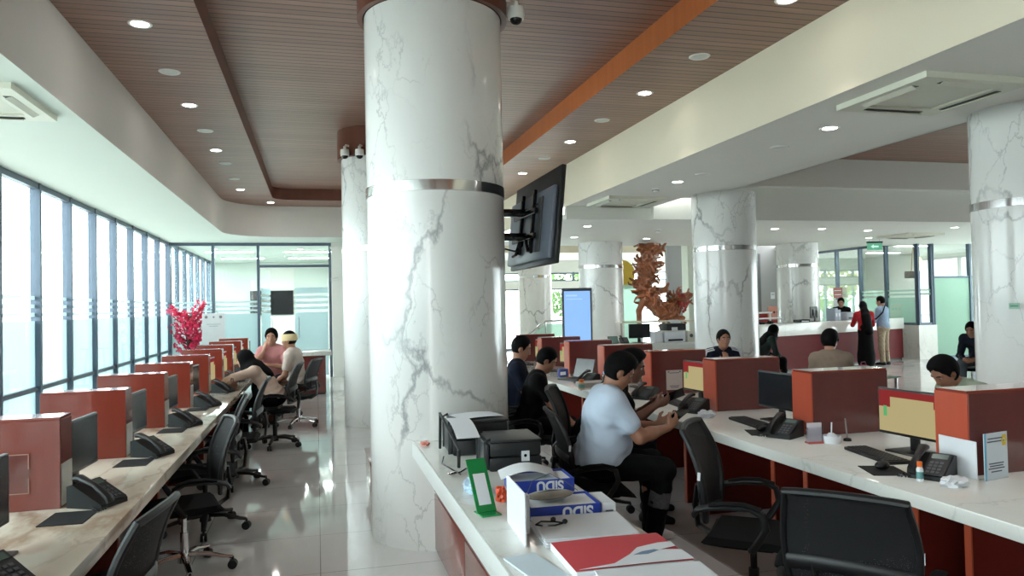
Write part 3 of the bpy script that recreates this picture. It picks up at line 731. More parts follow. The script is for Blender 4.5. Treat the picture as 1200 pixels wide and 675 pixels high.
# ------------------------------------------------------------------ task chairs
mChair = mat('chair_plastic', (.055,.06,.072), .46, var=.12, scale=25)
mNet = mesh_fabric('chair_netting', (.05,.055,.07), .33)
mSeatF = mat('seat_fabric', (.04,.044,.052), .9, spec=.25, var=.15, scale=60, bump=.4, bscale=300)
mChrome = mat('chrome', (.85,.85,.86), .12, metal=1., var=.03)
def chair_maker(star, grey=False, netm=None):
    def f():
        t = thing('task_chair', '', 'office chair')
        ms = mChrome if star == 'chrome' else mChair
        # star base
        m = MB(); m.cyl((0,0,.07),(0,0,.13),.042,.036,20); part('hub', m, ms, t)
        for k in range(5):
            a = 2*PI*k/5+.3; c, s = math.cos(a), math.sin(a)
            m = MB(); m.tube([(c*.02,s*.02,.115),(c*.14,s*.14,.112),(c*.25,s*.25,.085),(c*.30,s*.30,.078)], .02, 8, rs=[.024,.021,.017,.015], flat=(1.15,.8))
            o = part('star_leg', m, ms, t)
            m = MB()
            for d in (-.013,.013): m.cyl((c*.30-s*(d-.009), s*.30+c*(d-.009), .03), (c*.30-s*(d+.009), s*.30+c*(d+.009), .03), .03, seg=16)
            m.cyl((c*.30,s*.30,.045),(c*.30,s*.30,.08),.008,seg=8); m.box(c*.30-.018,c*.30+.018,s*.30-.018,s*.30+.018,.045,.06,.005)
            part('caster', m, mBlackP, o)
        m = MB(); m.cyl((0,0,.13),(0,0,.26),.026,seg=16); m.cyl((0,0,.26),(0,0,.39),.017,seg=16); part('gas_lift', m, mChrome if star == 'chrome' else mChair, t)
        m = MB(); m.box(-.12,.10,-.09,.09,.385,.42,.012); m.tube([(.02,-.05,.40),(.03,-.2,.395),(.03,-.24,.39)], .007, 6); part('tilt_mechanism', m, mBlackP, t)
        # seat: rounded cushion with a waterfall front (facing +x)
        def seat(u, v):
            x = -.22+.46*u; y = (v-.5)*.49*(1-.10*abs(2*u-1)**3)
            ed = max(abs(2*u-1), abs(2*v-1)); z = .458-.012*(1-(2*v-1)**2)-.05*max(0,u-.72)**1.2*2.2
            z -= .03*max(0, (ed-.88)/.12)**2
            return (x, y, z)
        m = MB(); m.grid(seat, 16, 16, .0)
        g = bmesh.ops.extrude_face_region(m.bm, geom=list(m.bm.faces)); vs = [e for e in g['geom'] if isinstance(e, bmesh.types.BMVert)]
        for v_ in vs: v_.co.z = .415+.012*(v_.co.x > .15); v_.co.x *= .94; v_.co.y *= .92
        m._tag(True); part('seat', m, mSeatF, t)
        # back: curved frame, netting, lumbar rest
        def back(u, v):   # u across -1..1, v up 0..1
            w = .205+.03*math.sin(PI*min(1,v*1.05))+.006*v
            x = -.235-.02*v-.075*v*v+.04*(u*u)*(1-.4*v)+.025*math.sin(PI*v*.9)
            z = .53+.45*v-.012*u*u*v
            return V((x, u*w, z))
        ring = [back(-1+2*i/10, 0) for i in range(10)]+[back(1, i/12) for i in range(12)]+[back(1-2*i/10, 1) for i in range(10)]+[back(-1, 1-i/12) for i in range(12)]
        m = MB(); m.tube(ring, .015, 8, closed=True, flat=(1.1,1.)); part('back_frame', m, mChair, t)
        m = MB(); m.grid(lambda a, b: back(-.97+1.94*a, .01+.98*b), 14, 14, .004); part('back_netting', m, netm or mNet, t)
        m = MB(); m.tube([back(-.97,.33)+V((-.012,0,0)), back(-.5,.36)+V((-.02,0,0)), back(0,.37)+V((-.022,0,0)), back(.5,.36)+V((-.02,0,0)), back(.97,.33)+V((-.012,0,0))], .022, 8, flat=(.45,1.3))
        m.tube([back(-.55,.36)+V((-.02,0,0)), back(-.5,.12)+V((-.016,0,0)), back(.5,.12)+V((-.016,0,0)), back(.55,.36)+V((-.02,0,0))], .009, 6)
        part('lumbar_rest', m, mChair, t)
        m = MB(); m.tube([(-.06,0,.41),(-.2,0,.405),(-.275,0,.45),(-.29,0,.56),(-.275,0,.66)], .022, 8, flat=(1.5,.6)); part('back_post', m, mChair, t)
        for s in (-1,1):
            y = s*.265
            m = MB()
            m.tube([(.02,s*.2,.415),(.03,y-.0*s,.425),(.07,y+s*.012,0.485),(.10,y+s*.018,0.540),(.085,y+s*.018,0.605),(.03,y+s*.015,0.632),(-.08,y+s*.01,0.628),(-.17,y,0.615),(-.225,y-s*.02,0.595),(-.25,y-s*.045,0.560)], .016, 8, flat=(1.25,.85))
            o = part('armrest', m, mChair, t)
            m = MB(); m.tube([(.08,y+s*.017,0.628),(.0,y+s*.014,0.647),(-.09,y+s*.01,0.643),(-.16,y,0.628)], .02, 8, flat=(1.35,.45)); part('arm_pad', m, mSeatF, o)
        # white maker's tag on the edge of the back
        m = MB(); p = back(-1,.52); m.obox((p.x-.004,p.y-.016,p.z), (.014,.002,.04), (0,.1,0)); part('tag', m, mat('tag_white', (.85,.86,.88), .4), t, label='small white tag')
        return t
    return f
CH1 = Proto(chair_maker('chrome')); CH2 = Proto(chair_maker('black'))
W = 'black task chair tucked to the window-side counter'
D = math.radians
for pr, x, y, a, lab in (
    (CH1, -.84, 2.98, 172, W+', frontmost'), (CH1, -.82, 5.08, 196, W+', second from the front with chrome legs'),
    (CH2, -.82, 6.0, 186, W+', third from the front'), (CH2, -.76, 7.45, 180, W+', in front of the headscarf person'),
    (CH2, -.50, 9.38, 172, 'black task chair under the person in the black headscarf'),
    (CH1, -.27, 10.9, 160, 'black task chair with chrome legs under the person with the bandaged head'),
    (CH2, -.55, 12.08, 256, 'black task chair under the person in the pink shirt')):
    o = pr.put((x, y, 0), D(a), lab, 'task chairs')
    if 'frontmost' in lab: o.scale = (.95,.95,.95)
for pr, x, y, a, lab in (
    (CH2, 1.99, 2.47, 42, 'black task chair at the white counter, frontmost and seen from behind'),
    (CH2, 2.13, 3.42, -40, 'black task chair with an empty seat turned away from the white counter'),
    (CH1, 1.745, 4.665, -8, 'black task chair under the person in the white shirt'),
    (CH2, 2.02, 5.46, -26, 'black task chair hidden behind the person in the white shirt'),
    (CH2, 1.80, 6.42, -14, 'black task chair under the person in the black shirt'),
    (CH2, 1.9, 7.25, -14, 'black task chair under the person in the navy shirt')):
    o = pr.put((x, y, 0), D(a), lab, 'task chairs')
    if 'frontmost' in lab: o.scale = (.95,.95,.95)
# ------------------------------------------------------------------ people: one smooth skin from blended limbs
class SDF:
    def __init__(s): s.p = []
    def cap(s, a, b, ra, rb, k=.03):
        a = np.array(a, float); b = np.array(b, float); R_ = max(ra, rb)
        ab = b-a; l2 = float(ab@ab)+1e-12
        def f(P):
            t = np.clip(((P-a)@ab)/l2, 0, 1); d = P-(a+t[..., None]*ab)
            return np.sqrt((d*d).sum(-1))-(ra+(rb-ra)*t)
        s.p.append((f, np.minimum(a, b)-R_, np.maximum(a, b)+R_, k)); return s
    def ell(s, c, r, rot=None, k=.03):
        c = np.array(c, float); r = np.array(r, float); M = np.array(rot) if rot is not None else np.eye(3)
        def f(P):
            q = (P-c)@M; k0 = np.sqrt(((q/r)**2).sum(-1)); k1 = np.sqrt(((q/(r*r))**2).sum(-1))
            return k0*(k0-1)/np.maximum(k1, 1e-9)
        R_ = r.max(); s.p.append((f, c-R_, c+R_, k)); return s
    def mesh(s, name, vox, m, parent, cuts=(), ripple=0.):
        lo = np.min([q[1] for q in s.p], 0)-3*vox-.02; hi = np.max([q[2] for q in s.p], 0)+3*vox+.02
        n = np.ceil((hi-lo)/vox).astype(int)+1
        F = np.full(n, .15, np.float64)
        ax = [lo[i]+vox*np.arange(n[i]) for i in range(3)]
        for f, l, h, k in s.p:
            e = k+2*vox+.02
            i0 = np.maximum(0, np.floor((l-e-lo)/vox).astype(int)); i1 = np.minimum(n, np.ceil((h+e-lo)/vox).astype(int)+1)
            sl = tuple(slice(i0[i], i1[i]) for i in range(3))
            P = np.stack(np.meshgrid(*[ax[i][sl[i]] for i in range(3)], indexing='ij'), -1)
            b = f(P); a = F[sl]
            hh = np.clip(.5+.5*(a-b)/k, 0, 1)
            F[sl] = b*hh+a*(1-hh)-k*hh*(1-hh)
        if ripple:
            P = np.stack(np.meshgrid(*ax, indexing='ij'), -1); x, y, z = P[..., 0], P[..., 1], P[..., 2]
            q = np.sin(58*(z+.55*x)+2.5*np.sin(11*y+5*x)+1.5*np.sin(17*z))*(.6+.4*np.sin(13*y+9*z))+.6*np.sin(85*(y-.7*z)+2*np.sin(15*x))
            F = F+ripple*q*np.clip((1.12-z)*2.2, .25, 1)
        if cuts:
            P = np.stack(np.meshgrid(*ax, indexing='ij'), -1)
            for g in cuts: F = np.maximum(F, g(P))
        # surface nets
        S = F < 0
        acc = np.zeros((*(n-1), 3)); cnt = np.zeros(n-1)
        offs = [(i,j,k) for i in (0,1) for j in (0,1) for k in (0,1)]
        def sub(A, o): return A[o[0]:n[0]-1+o[0], o[1]:n[1]-1+o[1], o[2]:n[2]-1+o[2]]
        for a in offs:
            for d in range(3):
                if a[d]: continue
                b = list(a); b[d] = 1
                fa, fb = sub(F, a), sub(F, b); cr = (fa < 0) != (fb < 0)
                t = np.where(cr, fa/np.where(cr, fa-fb, 1), 0)
                for x in range(3): acc[..., x] += np.where(cr, a[x]+(t if x == d else 0), 0)
                cnt += cr
        act = cnt > 0
        idx = -np.ones(n-1, int); idx[act] = np.arange(act.sum())
        cells = np.argwhere(act)
        verts = lo+vox*(cells+acc[act]/cnt[act][:, None])
        quads = []
        for d in range(3):
            u, v_ = (d+1) % 3, (d+2) % 3
            A = [slice(0, n[i]) for i in range(3)]; B = list(A); A[d] = slice(0, n[d]-1); B[d] = slice(1, n[d])
            ch = S[tuple(A)] != S[tuple(B)]
            ch_in = np.argwhere(ch); flip = S[tuple(A)][ch]
            ok = (ch_in[:, u] > 0) & (ch_in[:, v_] > 0) & (ch_in[:, u] < n[u]-1) & (ch_in[:, v_] < n[v_]-1)
            c = ch_in[ok]; fl = flip[ok]
            def at(du, dv):
                q = c.copy(); q[:, u] += du; q[:, v_] += dv; return idx[q[:,0], q[:,1], q[:,2]]
            q = np.stack([at(-1,-1), at(0,-1), at(0,0), at(-1,0)], 1)
            q[~fl] = q[~fl][:, ::-1]; quads.append(q)
        Q = np.concatenate(quads)
        me = bpy.data.meshes.new(name); me.from_pydata(verts.tolist(), [], Q.tolist())
        me.polygons.foreach_set('use_smooth', np.ones(len(Q), bool)); me.materials.append(m)
        return link(name, me, parent)

def rotY(a):   # lean forward by a (towards +x)
    c, s = math.cos(a), math.sin(a); return np.array([[c,0,s],[0,1,0],[-s,0,c]])
def rotZ(a):
    c, s = math.cos(a), math.sin(a); return np.array([[c,-s,0],[s,c,0],[0,0,1]])
def unit(v): v = np.array(v, float); return v/np.linalg.norm(v)
def ik(S, Wt, l1, l2, hint):
    d = Wt-S; L = np.linalg.norm(d)
    if L > (l1+l2)*.995: d = d/L*(l1+l2)*.995; Wt = S+d; L = np.linalg.norm(d)
    a = (l1*l1-l2*l2+L*L)/(2*L); h = math.sqrt(max(0, l1*l1-a*a)); u = d/L
    p = np.array(hint, float); p = unit(p-u*(p@u)); return S+u*a+p*h, Wt

SKIN = dict(tan=(.60,.42,.33), mid=(.66,.47,.38), light=(.74,.56,.46), dark=(.45,.30,.24))
def skin(k): return mat('skin_'+k, SKIN[k], .5, var=.06, scale=12)
mHair = mat('black_hair', (.020,.018,.020), .7, spec=.12, var=.4, scale=70, bump=.5, bscale=160, stretch=(1,1,.3))
mEyeW = mat('eye_white', (.66,.62,.58), .3); mIris = mat('dark_iris', (.06,.04,.03), .15)
mShoe = mat('dark_shoe', (.10,.10,.11), .5, var=.1)
mShoeW = mat('white_shoe', (.80,.80,.80), .5, var=.05)
def cloth(name, rgb, **k): return mat(name, rgb, .9, spec=.2, var=k.pop('var', .10), scale=k.pop('scale', 9), bump=.35, bscale=14, **k)

def person(label, loc, heading, sit=True, s=1., lean=10, head=(0,10), arms=None, skin_k='tan', shirt=None, sleeve=.5, pants=None, shoes=None, hair='short',
           scarf=None, fat=0., legs=None, vox=.011, hands=(25,25), skirt=None, palm=None, face=True, twist=0, shirt_mat2=None, hipz=None, stripe=None, band=None, kneeband=None):
    """x forward, y to the person's left, z up"""
    t = thing('person', label, 'person', loc, math.radians(heading)); t.scale = (s,s,s)
    hz = hipz if hipz else (.572/s if sit else .90)
    L = math.radians(lean); Pv = np.array([0,0,hz])
    TZ = rotZ(math.radians(twist))
    C = Pv+.25*(TZ @ np.array([math.sin(L*.6),0,math.cos(L*.6)])); Nk = C+.24*(TZ @ np.array([math.sin(L*1.3),0,math.cos(L*1.3)]))
    RL = TZ @ rotY(L*.6); RU = TZ @ rotY(L*1.3)
    hy, hp = math.radians(head[0]), math.radians(head[1])
    nd = unit(TZ @ np.array([math.sin(L*.9+hp*.45),0,math.cos(L*.9+hp*.45)])); Hc = Nk+nd*.165
    RH = TZ @ rotZ(hy) @ rotY(hp); hx = lambda x, y, z: Hc+RH @ np.array([x,y,z])
    sh = {k: Nk+RU @ np.array([-.005, q*.172, -.05]) for k, q in (('L',1),('R',-1))}
    hip = {k: Pv+np.array([0, q*.085, 0]) for k, q in (('L',1),('R',-1))}
    lg = legs or {}
    knee, ank = {}, {}
    for k, q in (('L',1),('R',-1)):
        if sit:
            dy, dx = lg.get(k, (.06, .02))     # spread of the knee, reach of the foot
            knee[k] = hip[k]+np.array([.42, q*dy, .0-.0]); knee[k][2] = hz-.03; ank[k] = knee[k]+np.array([dx, q*.01, 0]); ank[k][2] = .085
        else:
            dy, dx = lg.get(k, (.02, 0.))
            ank[k] = np.array([dx-.02, q*(.09+dy), .085]); knee[k] = (hip[k]+ank[k])/2+np.array([.02,0,0])
    el, wr, hd, pn = {}, {}, {}, {}
    for k, q in (('L',1),('R',-1)):
        tg = np.array((arms or {}).get(k, (.28, q*.20, hz+.12) if sit else (.03, q*.24, hz-.12)), float)
        hint = (arms or {}).get(k+'h', (-.35, q*.45, -.8))
        el[k], wr[k] = ik(sh[k], tg, .285, .245, hint); 
        d = unit(wr[k]-el[k]); dd = (arms or {}).get(k+'d'); hd[k] = unit(dd) if dd is not None else d
        n = np.array((palm or {}).get(k, (0, -q*.6, -.8)), float); n = n-hd[k]*(n@hd[k]); pn[k] = unit(n)
    b = SDF()
    def torso(o, g):
        o.ell(Pv+np.array([-.01,0,.03]), (.125+fat*.8+g,.165+fat+g,.13+g), None, .05)
        o.ell(Pv+RL @ np.array([.012+fat*.3,0,.15]), (.112+fat+g,.150+fat+g,.15+g), RL, .06)
        o.ell(C+RU @ np.array([.0,0,.09]), (.110+fat*.6+g,.168+fat*.6+g,.165+g), RU, .06)
        o.cap(sh['L']+RU @ np.array([0,-.02,.0]), sh['R']+RU @ np.array([0,.02,.0]), .068+fat*.25+g, .068+fat*.25+g, .05)
        o.cap(Nk+RU @ np.array([-.01,.06,-.01]), Nk+RU @ np.array([-.01,-.06,-.01]), .05+g, .05+g, .05)
    torso(b, 0)
    b.cap(Nk+RU @ np.array([0,0,-.03]), Hc+RH @ np.array([-.02,0,-.05]), .056+fat*.12, .05, .03)
    # head
    b.ell(Hc+RH @ np.array([-.005,0,.02]), (.096,.076,.10), RH, .03)
    b.ell(hx(.028,0,-.05), (.062,.056,.066), RH, .035); b.ell(hx(.066,0,-.088), (.024,.026,.02), RH, .025)
    b.cap(hx(.088,0,.018), hx(.106,0,-.022), .009, .0125, .012); b.ell(hx(.098,0,-.026), (.014,.018,.010), RH, .01)
    b.ell(hx(.088,0,-.054), (.013,.024,.007), RH, .007); b.ell(hx(.086,0,-.066), (.013,.021,.007), RH, .007)
    for q in (1,-1):
        b.ell(hx(-.002,q*.077,-.008), (.019,.009,.031), RH, .008); b.ell(hx(.058,q*.042,-.022), (.022,.018,.018), RH, .02)
        b.cap(hx(.085,q*.014,.036), hx(.076,q*.048,.034), .010, .009, .015)
    # arms and hands
    for k, q in (('L',1),('R',-1)):
        b.cap(sh[k], el[k], .052+fat*.2, .042+fat*.1, .03); m_ = el[k]*.62+wr[k]*.38
        b.cap(el[k], m_, .042+fat*.1, .040+fat*.1, .02); b.cap(m_, wr[k], .040+fat*.1, .026, .02)
        d, n = hd[k], pn[k]; ac = np.cross(n, d)*q   # towards the thumb
        W0 = wr[k]; cu = math.radians(hands[0 if k == 'L' else 1])
        b.cap(W0, W0+d*.03, .025, .024, .015)
        Rm = np.stack([d, ac, n], 1)
        b.ell(W0+d*.055, (.050,.041,.0155), Rm, .014)
        for i, (off, ln) in enumerate(((.030,.072),(.010,.080),(-.010,.074),(-.029,.058))):
            p = W0+d*(.088-.004*abs(i-1.3))+ac*off; c_ = cu*(.55+.12*i); r = .0092 if i < 3 else .0082
            for sgm, fr in enumerate((.44,.31,.25)):
                c_ += cu*(.15 if sgm == 0 else .75); dr = unit(d*math.cos(c_)+n*math.sin(c_)+ac*off*1.5)
                p2 = p+dr*ln*fr; b.cap(p, p2, r, r*.92, .005); r *= .92; p = p2
        p = W0+d*.022+ac*.030+n*.006; dr = unit(d*.75+ac*.75+n*.25); p2 = p+dr*.042; b.cap(p, p2, .0135, .011, .012)
        dr = unit(d*.95+ac*.1+n*(.35+cu*.3)); b.cap(p2, p2+dr*.032, .011, .009, .006)
        # legs
        b.cap(hip[k], knee[k], .078+fat*.3, .056, .04); b.cap(knee[k], knee[k]*.6+ank[k]*.4+np.array([-.012,0,0]), .054, .052, .03); b.cap(knee[k]*.6+ank[k]*.4+np.array([-.012,0,0]), ank[k], .052, .036, .03)
        b.cap(ank[k]+np.array([-.02,0,-.04]), ank[k]+np.array([.13,q*.02,-.055]), .034, .026, .03)
    b.mesh('body', vox, skin(skin_k), t)
    # shirt
    sm = shirt
    if sm:
        o = SDF(); torso(o, .014)
        for k in 'LR':
            f = min(1., sleeve/.5) if sleeve <= .5 else 1.
            e1 = sh[k]+(el[k]-sh[k])*(.62 if sleeve <= .5 else 1.)
            o.cap(sh[k], e1, .067+fat*.25, .062+fat*.2 if sleeve <= .5 else .052+fat*.1, .035)
            if sleeve > .5: o.cap(el[k], el[k]+(wr[k]-el[k])*min(1, (sleeve-.5)*2)*.97, .052, .037, .02)
        def collar(P):
            return .046-np.sqrt((((P-(Hc+RH @ np.array([-.015,0,-.06])))**2).sum(-1)))
        o.mesh('shirt', vox, sm, t, [collar], ripple=.006)
    # trousers
    if pants:
        o = SDF(); o.ell(Pv+np.array([-.01,0,.0]), (.14+fat*.8,.175+fat,.105), None, .05)
        for k in 'LR':
            o.cap(hip[k], knee[k], .094+fat*.3, .074, .045); o.cap(knee[k], ank[k]+np.array([0,0,.01]), .073, .060, .03)
        def hem(P): return P[..., 2]-(hz+.085)
        o.mesh('trousers', vox, pants, t, [hem], ripple=.003)
        if kneeband:
            o = SDF(); ab = knee['R']-hip['R']; l2 = ab@ab; o.cap(knee['R'], ank['R'], .077, .064, .03)
            def lo_(P): return .30-((P-knee['R'])@(ank['R']-knee['R']))/((ank['R']-knee['R'])@(ank['R']-knee['R']))
            def hi_(P): return ((P-knee['R'])@(ank['R']-knee['R']))/((ank['R']-knee['R'])@(ank['R']-knee['R']))-.52
            o.mesh('knee_print', vox, kneeband, t, [lambda P: lo_(P)*.4, lambda P: hi_(P)*.4])
    if skirt:
        o = SDF(); o.cap(Pv+np.array([0,0,.05]), (.0,0,.30), .165, .20, .05); o.cap((0,0,.30), (.01,0,.17), .20, .21, .05)
        def hem(P): return .02-P[..., 2]
        o.mesh('skirt', vox, skirt, t, [hem])
    # shoes
    for k, q in (('L',1),('R',-1)):
        o = SDF(); a = ank[k]
        o.cap(a+np.array([-.045,0,-.045]), a+np.array([.10,q*.015,-.052]), .040, .036, .02); o.cap(a+np.array([.10,q*.015,-.052]), a+np.array([.155,q*.025,-.060]), .036, .028, .02); o.cap(a+np.array([-.01,0,0]), a+np.array([0,0,-.04]), .045, .04, .03)
        def sole(P): return .004-P[..., 2]
        o.mesh('shoe', .009, shoes or mShoe, t, [sole])
    # hair / scarf
    fz = RH @ np.array([1,0,0]); uz = RH @ np.array([0,0,1])
    if scarf:
        o = SDF(); o.ell(Hc+RH @ np.array([-.012,0,.015]), (.112,.096,.120), RH, .04); o.ell(hx(0,0,-.10), (.095,.088,.08), RH, .05)
        o.ell(Nk+RU @ np.array([.0,0,.0]), (.135,.165,.11), RU, .06); o.ell(Nk+RU @ np.array([-.05,0,-.14]), (.09,.15,.16), RU, .06)
        c = Hc+RH @ np.array([.108,0,-.02])
        def opening(P):
            q_ = (P-c)@RH; k0 = np.sqrt(((q_/np.array([.088,.060,.092]))**2).sum(-1)); return -(k0-1)*.06
        o.mesh('headscarf', vox, scarf, t, [opening])
    elif hair != 'none':
        o = SDF(); g = .014 if hair == 'short' else .022
        o.ell(Hc+RH @ np.array([-.008,0,.026]), (.096+g*.8,.076+g,.10+g), RH, .03)
        if hair == 'full': o.ell(hx(.02,0,.095), (.075,.065,.045), RH, .03)
        if hair == 'long':
            o.ell(hx(-.06,0,-.08), (.06,.085,.12), RH, .05); o.ell(hx(-.12,0,-.20), (.07,.11,.16), RH, .05); o.cap(hx(-.15,0,-.3), hx(-.24,.0,-.68), .12, .11, .05)
        def line(P):
            q_ = (P-Hc)@RH; x, y, z = q_[..., 0], q_[..., 1], q_[..., 2]
            a_ = x*.93-(z if hair != 'long' else np.maximum(z, -.06))*.364-.036+.005*np.sin(y*130+1)*np.cos(z*70); b_ = -z-.078
            e_ = -(np.sqrt(((x-.008)/.030)**2+((np.abs(y)-.092)/.034)**2+((z+.022)/.044)**2)-1)*.03
            return np.maximum(np.maximum(a_, e_), b_ if hair != 'long' else -1.)-.0025*np.sin(x*210+2*np.sin(y*90))*np.sin(y*190+z*60)-.002*np.sin(z*260+x*120)
        o.mesh('hair', min(vox, .009), mHair, t, [line])
    if band:
        m = MB(); pts = []
        for i in range(28):
            a = 2*PI*i/28; pts.append(tuple(hx(-.008+.108*math.cos(a), .090*math.sin(a), .040+.012*math.cos(a))))
        m.tube(pts, .03, 8, closed=True, flat=(.32,1.6)); part('head_bandage', m, band, t)
    if face:
        for q in (1,-1):
            m = MB(); m.sph(hx(.0765,q*.031,.012), .011, (1,1.1,.8), 12, 8); e = part('eye', m, mEyeW, t)
            m = MB(); m.sph(hx(.0845,q*.031,.012), .0056, (.8,1,1), 10, 6); part('iris', m, mIris, e)
            m = MB(); m.tube([hx(.092,q*.014,.034), hx(.092,q*.03,.039), hx(.082,q*.047,.034)], .0045, 6, flat=(.8,1)); part('eyebrow', m, mHair, t)
    if stripe:
        for k, q in (('L',1),('R',-1)):
            for off in (-.018,.018):
                m = MB(); sd = np.array([0,q,0.]); fw = np.array([1.,0,0])
                pts = [sh[k]+RU @ np.array([off+.02,-q*.05,.092])] + [sh[k]+RU @ np.array([off+.02,q*.05,.066])] + [sh[k]*(1-f)+el[k]*f+unit(sd*.9+np.array([0,0,.25])+fw*.3)*(.080-.012*f)+fw*off for f in (.25,.5,.8)]
                m.tube(pts, .011, 6); part('sleeve_stripe', m, stripe, t)
    return t, dict(wr=wr, hd=hd, pn=pn, Hc=Hc, el=el)

mPhoneB = mat('phone_body', (.04,.04,.05), .2); mPhoneS = emitter('phone_screen', (.5,.6,.75), .5)
def phone(label, t, hold, k, s=1., extra=.0):
    """a mobile phone lying against the palm of hand k of person t"""
    w, d, n = hold['wr'][k], hold['hd'][k], hold['pn'][k]
    M = Matrix.Translation(t.location) @ Matrix.Rotation(t.rotation_euler.z, 4, 'Z') @ Matrix.Scale(t.scale[0], 4)
    c = M @ V(w+d*.155+n*.030); X = (M.to_3x3() @ V(d)).normalized(); Z = (M.to_3x3() @ V(n)).normalized(); Y = Z.cross(X)
    R_ = Matrix((X, Y, Z)).transposed().to_euler()
    p = thing('mobile_phone', label, 'phone', c, 0, None, R_)
    m = MB(); m.box(-.075,.075,-.036,.036,-.004,.004,.003,2); part('body', m, mPhoneB, p)
    m = MB(); m.box(-.071,.071,-.033,.033,.004,.0045); part('screen', m, mPhoneS, p)

cWhite = cloth('white_shirt', (.74,.79,.86), var=.05); cBlack = cloth('black_cloth', (.032,.032,.040)); cNavy = cloth('navy_cloth', (.09,.11,.17))
cPink = cloth('pink_shirt', (.78,.53,.53)); cCream = cloth('cream_blouse', (.82,.72,.66)); cOff = cloth('offwhite_shirt', (.78,.72,.68))
cBrown = cloth('tan_shirt', (.50,.44,.39)); cSage = cloth('sage_shirt', (.56,.60,.54)); cRedC = cloth('red_blouse', (.62,.14,.17)); cBlue = cloth('light_blue_shirt', (.58,.66,.76))
cKhaki = cloth('khaki_trousers', (.68,.62,.53)); cGreenG = cloth('dark_green_jacket', (.18,.22,.21)); cBrownT = cloth('brown_trousers', (.34,.24,.20)); cGreyJ = cloth('charcoal_jacket', (.12,.14,.18))
cStripe = mat('stripe_white', (.80,.80,.82), .8)

# at the white counter
T, Hh = person('person in a white shirt seated at the white counter, looking down at a phone', (1.78,4.66,0), -8, lean=11, head=(-6,34), s=.945, fat=.06, kneeband=mat('knee_print', (.34,.34,.36), .8, var=.6, scale=70), vox=.008, skin_k='tan', hair='full',
    shirt=cWhite, sleeve=.5, pants=cBlack, shoes=mShoeW, arms=dict(R=(.46,-.12,.85), L=(.45,.07,.84), Rd=(.75,.25,.45), Ld=(.7,-.35,.4)), palm=dict(R=(-.2,.9,.4), L=(-.2,-.9,.4)), hands=(45,50), legs=dict(L=(.05,-.02), R=(.06,-.10)))
phone('black mobile phone held up by the person in the white shirt', T, Hh, 'R')
T, Hh = person('person in dark clothes half hidden behind the person in the white shirt', (2.02,5.46,0), -26, lean=30, head=(-4,18), skin_k='dark', hair='full', shirt=cBlack, sleeve=.5, pants=cBlack, vox=.010,
    arms=dict(R=(.50,-.22,.87), L=(.48,.02,.86), Rd=(.8,.1,.3)), palm=dict(R=(-.2,.8,.5)), hands=(40,45))
phone('mobile phone held by the person half hidden in dark clothes', T, Hh, 'R')
person('person in a black shirt slumped in a chair at the white counter', (1.80,6.42,0), -14, lean=14, head=(-2,34), s=.89, skin_k='mid', shirt=cBlack, sleeve=.5, pants=cBlack, vox=.010, arms=dict(R=(.42,-.22,.66), L=(.40,.1,.66), Rd=(.9,.05,-.15)), palm=dict(R=(.1,.3,-.9)), hands=(20,22))
person('person in a navy shirt seated behind the one in black, beside the large column', (1.9,7.25,0), -14, lean=4, head=(-4,22), s=.95, skin_k='mid', shirt=cNavy, sleeve=.5, pants=cBlack, vox=.010, arms=dict(R=(.28,-.16,.60), L=(.3,.12,.6)))
# by the windows
person('person in a black headscarf and cream blouse leaning over the window-side counter', (-.50,9.38,0), 172, lean=36, head=(0,16), s=.90, skin_k='light', hands=(8,8), shirt=cCream, sleeve=1., pants=cBlack, scarf=cBlack, vox=.010,
    arms=dict(L=(.58,.17,.905), R=(.56,-.06,.905), Lh=(-.2,.9,.1), Rh=(-.2,-.9,.1)), palm=dict(L=(.1,-.3,-.9), R=(.1,.3,-.9)))
person('person in a pink shirt with one hand on the cheek at the far counter end', (-.63,12.05,0), 256, lean=14, head=(8,6), skin_k='mid', hair='full', shirt=cPink, sleeve=.5, pants=cGreyJ, vox=.010,
    arms=dict(R=(.235,-.085,1.02), Rh=(.6,-.25,-.7), Rd=(-.1,.15,1), L=(.36,.06,.80), Lh=(-.2,.6,-.6)), palm=dict(R=(-.8,.5,0)))
person('person in an off-white shirt with a bandaged head seen from the side', (-.27,10.9,0), 163, lean=10, head=(0,8), s=.97, skin_k='tan', shirt=cOff, sleeve=.5, pants=cBrownT, vox=.010, band=cloth('bandage_cloth', (.86,.77,.60)), arms=dict(L=(.30,.15,.62), R=(.33,-.1,.64)))
# customers
T8 = person('person in a navy tracksuit with white stripes resting chin on hand by the marble column', (4.92,8.62,0), 262, lean=24, head=(0,2), s=.94, skin_k='tan', shirt=cNavy, sleeve=1., pants=cNavy, vox=.010, stripe=cStripe,
    arms=dict(R=(.36,-.02,.93), Rh=(.2,-.8,-.6), Rd=(-.35,.1,.9), L=(.44,.06,.70), Lh=(0,.7,-.6)), palm=dict(R=(-.9,.2,-.3)))
person('person in a dark headscarf and grey-green jacket bent forward beyond the marble column', (7.55,11.75,0), -5, lean=30, head=(0,14), s=.88, skin_k='light', shirt=cGreenG, sleeve=1., pants=cBlack, scarf=cBlack, vox=.011, arms=dict(L=(.45,.05,.66), R=(.45,-.05,.66)))
person('person in a tan short-sleeved shirt seated with the back turned behind a red divider', (5.3,6.9,0), 58, lean=14, head=(-28,14), s=.93, skin_k='mid', hair='full', shirt=cBrown, sleeve=.5, pants=cBlack, vox=.010, arms=dict(L=(.34,.12,.62), R=(.34,-.12,.62)))
T, Hh = person('person in a sage shirt bowing over the white counter beside the frontmost red divider', (4.72,4.46,0), 178, lean=32, head=(0,40), s=.94, skin_k='tan', hair='full', shirt=cSage, sleeve=.5, pants=cBlack, vox=.009, arms=dict(L=(.42,.16,.80), R=(.44,-.10,.80)))
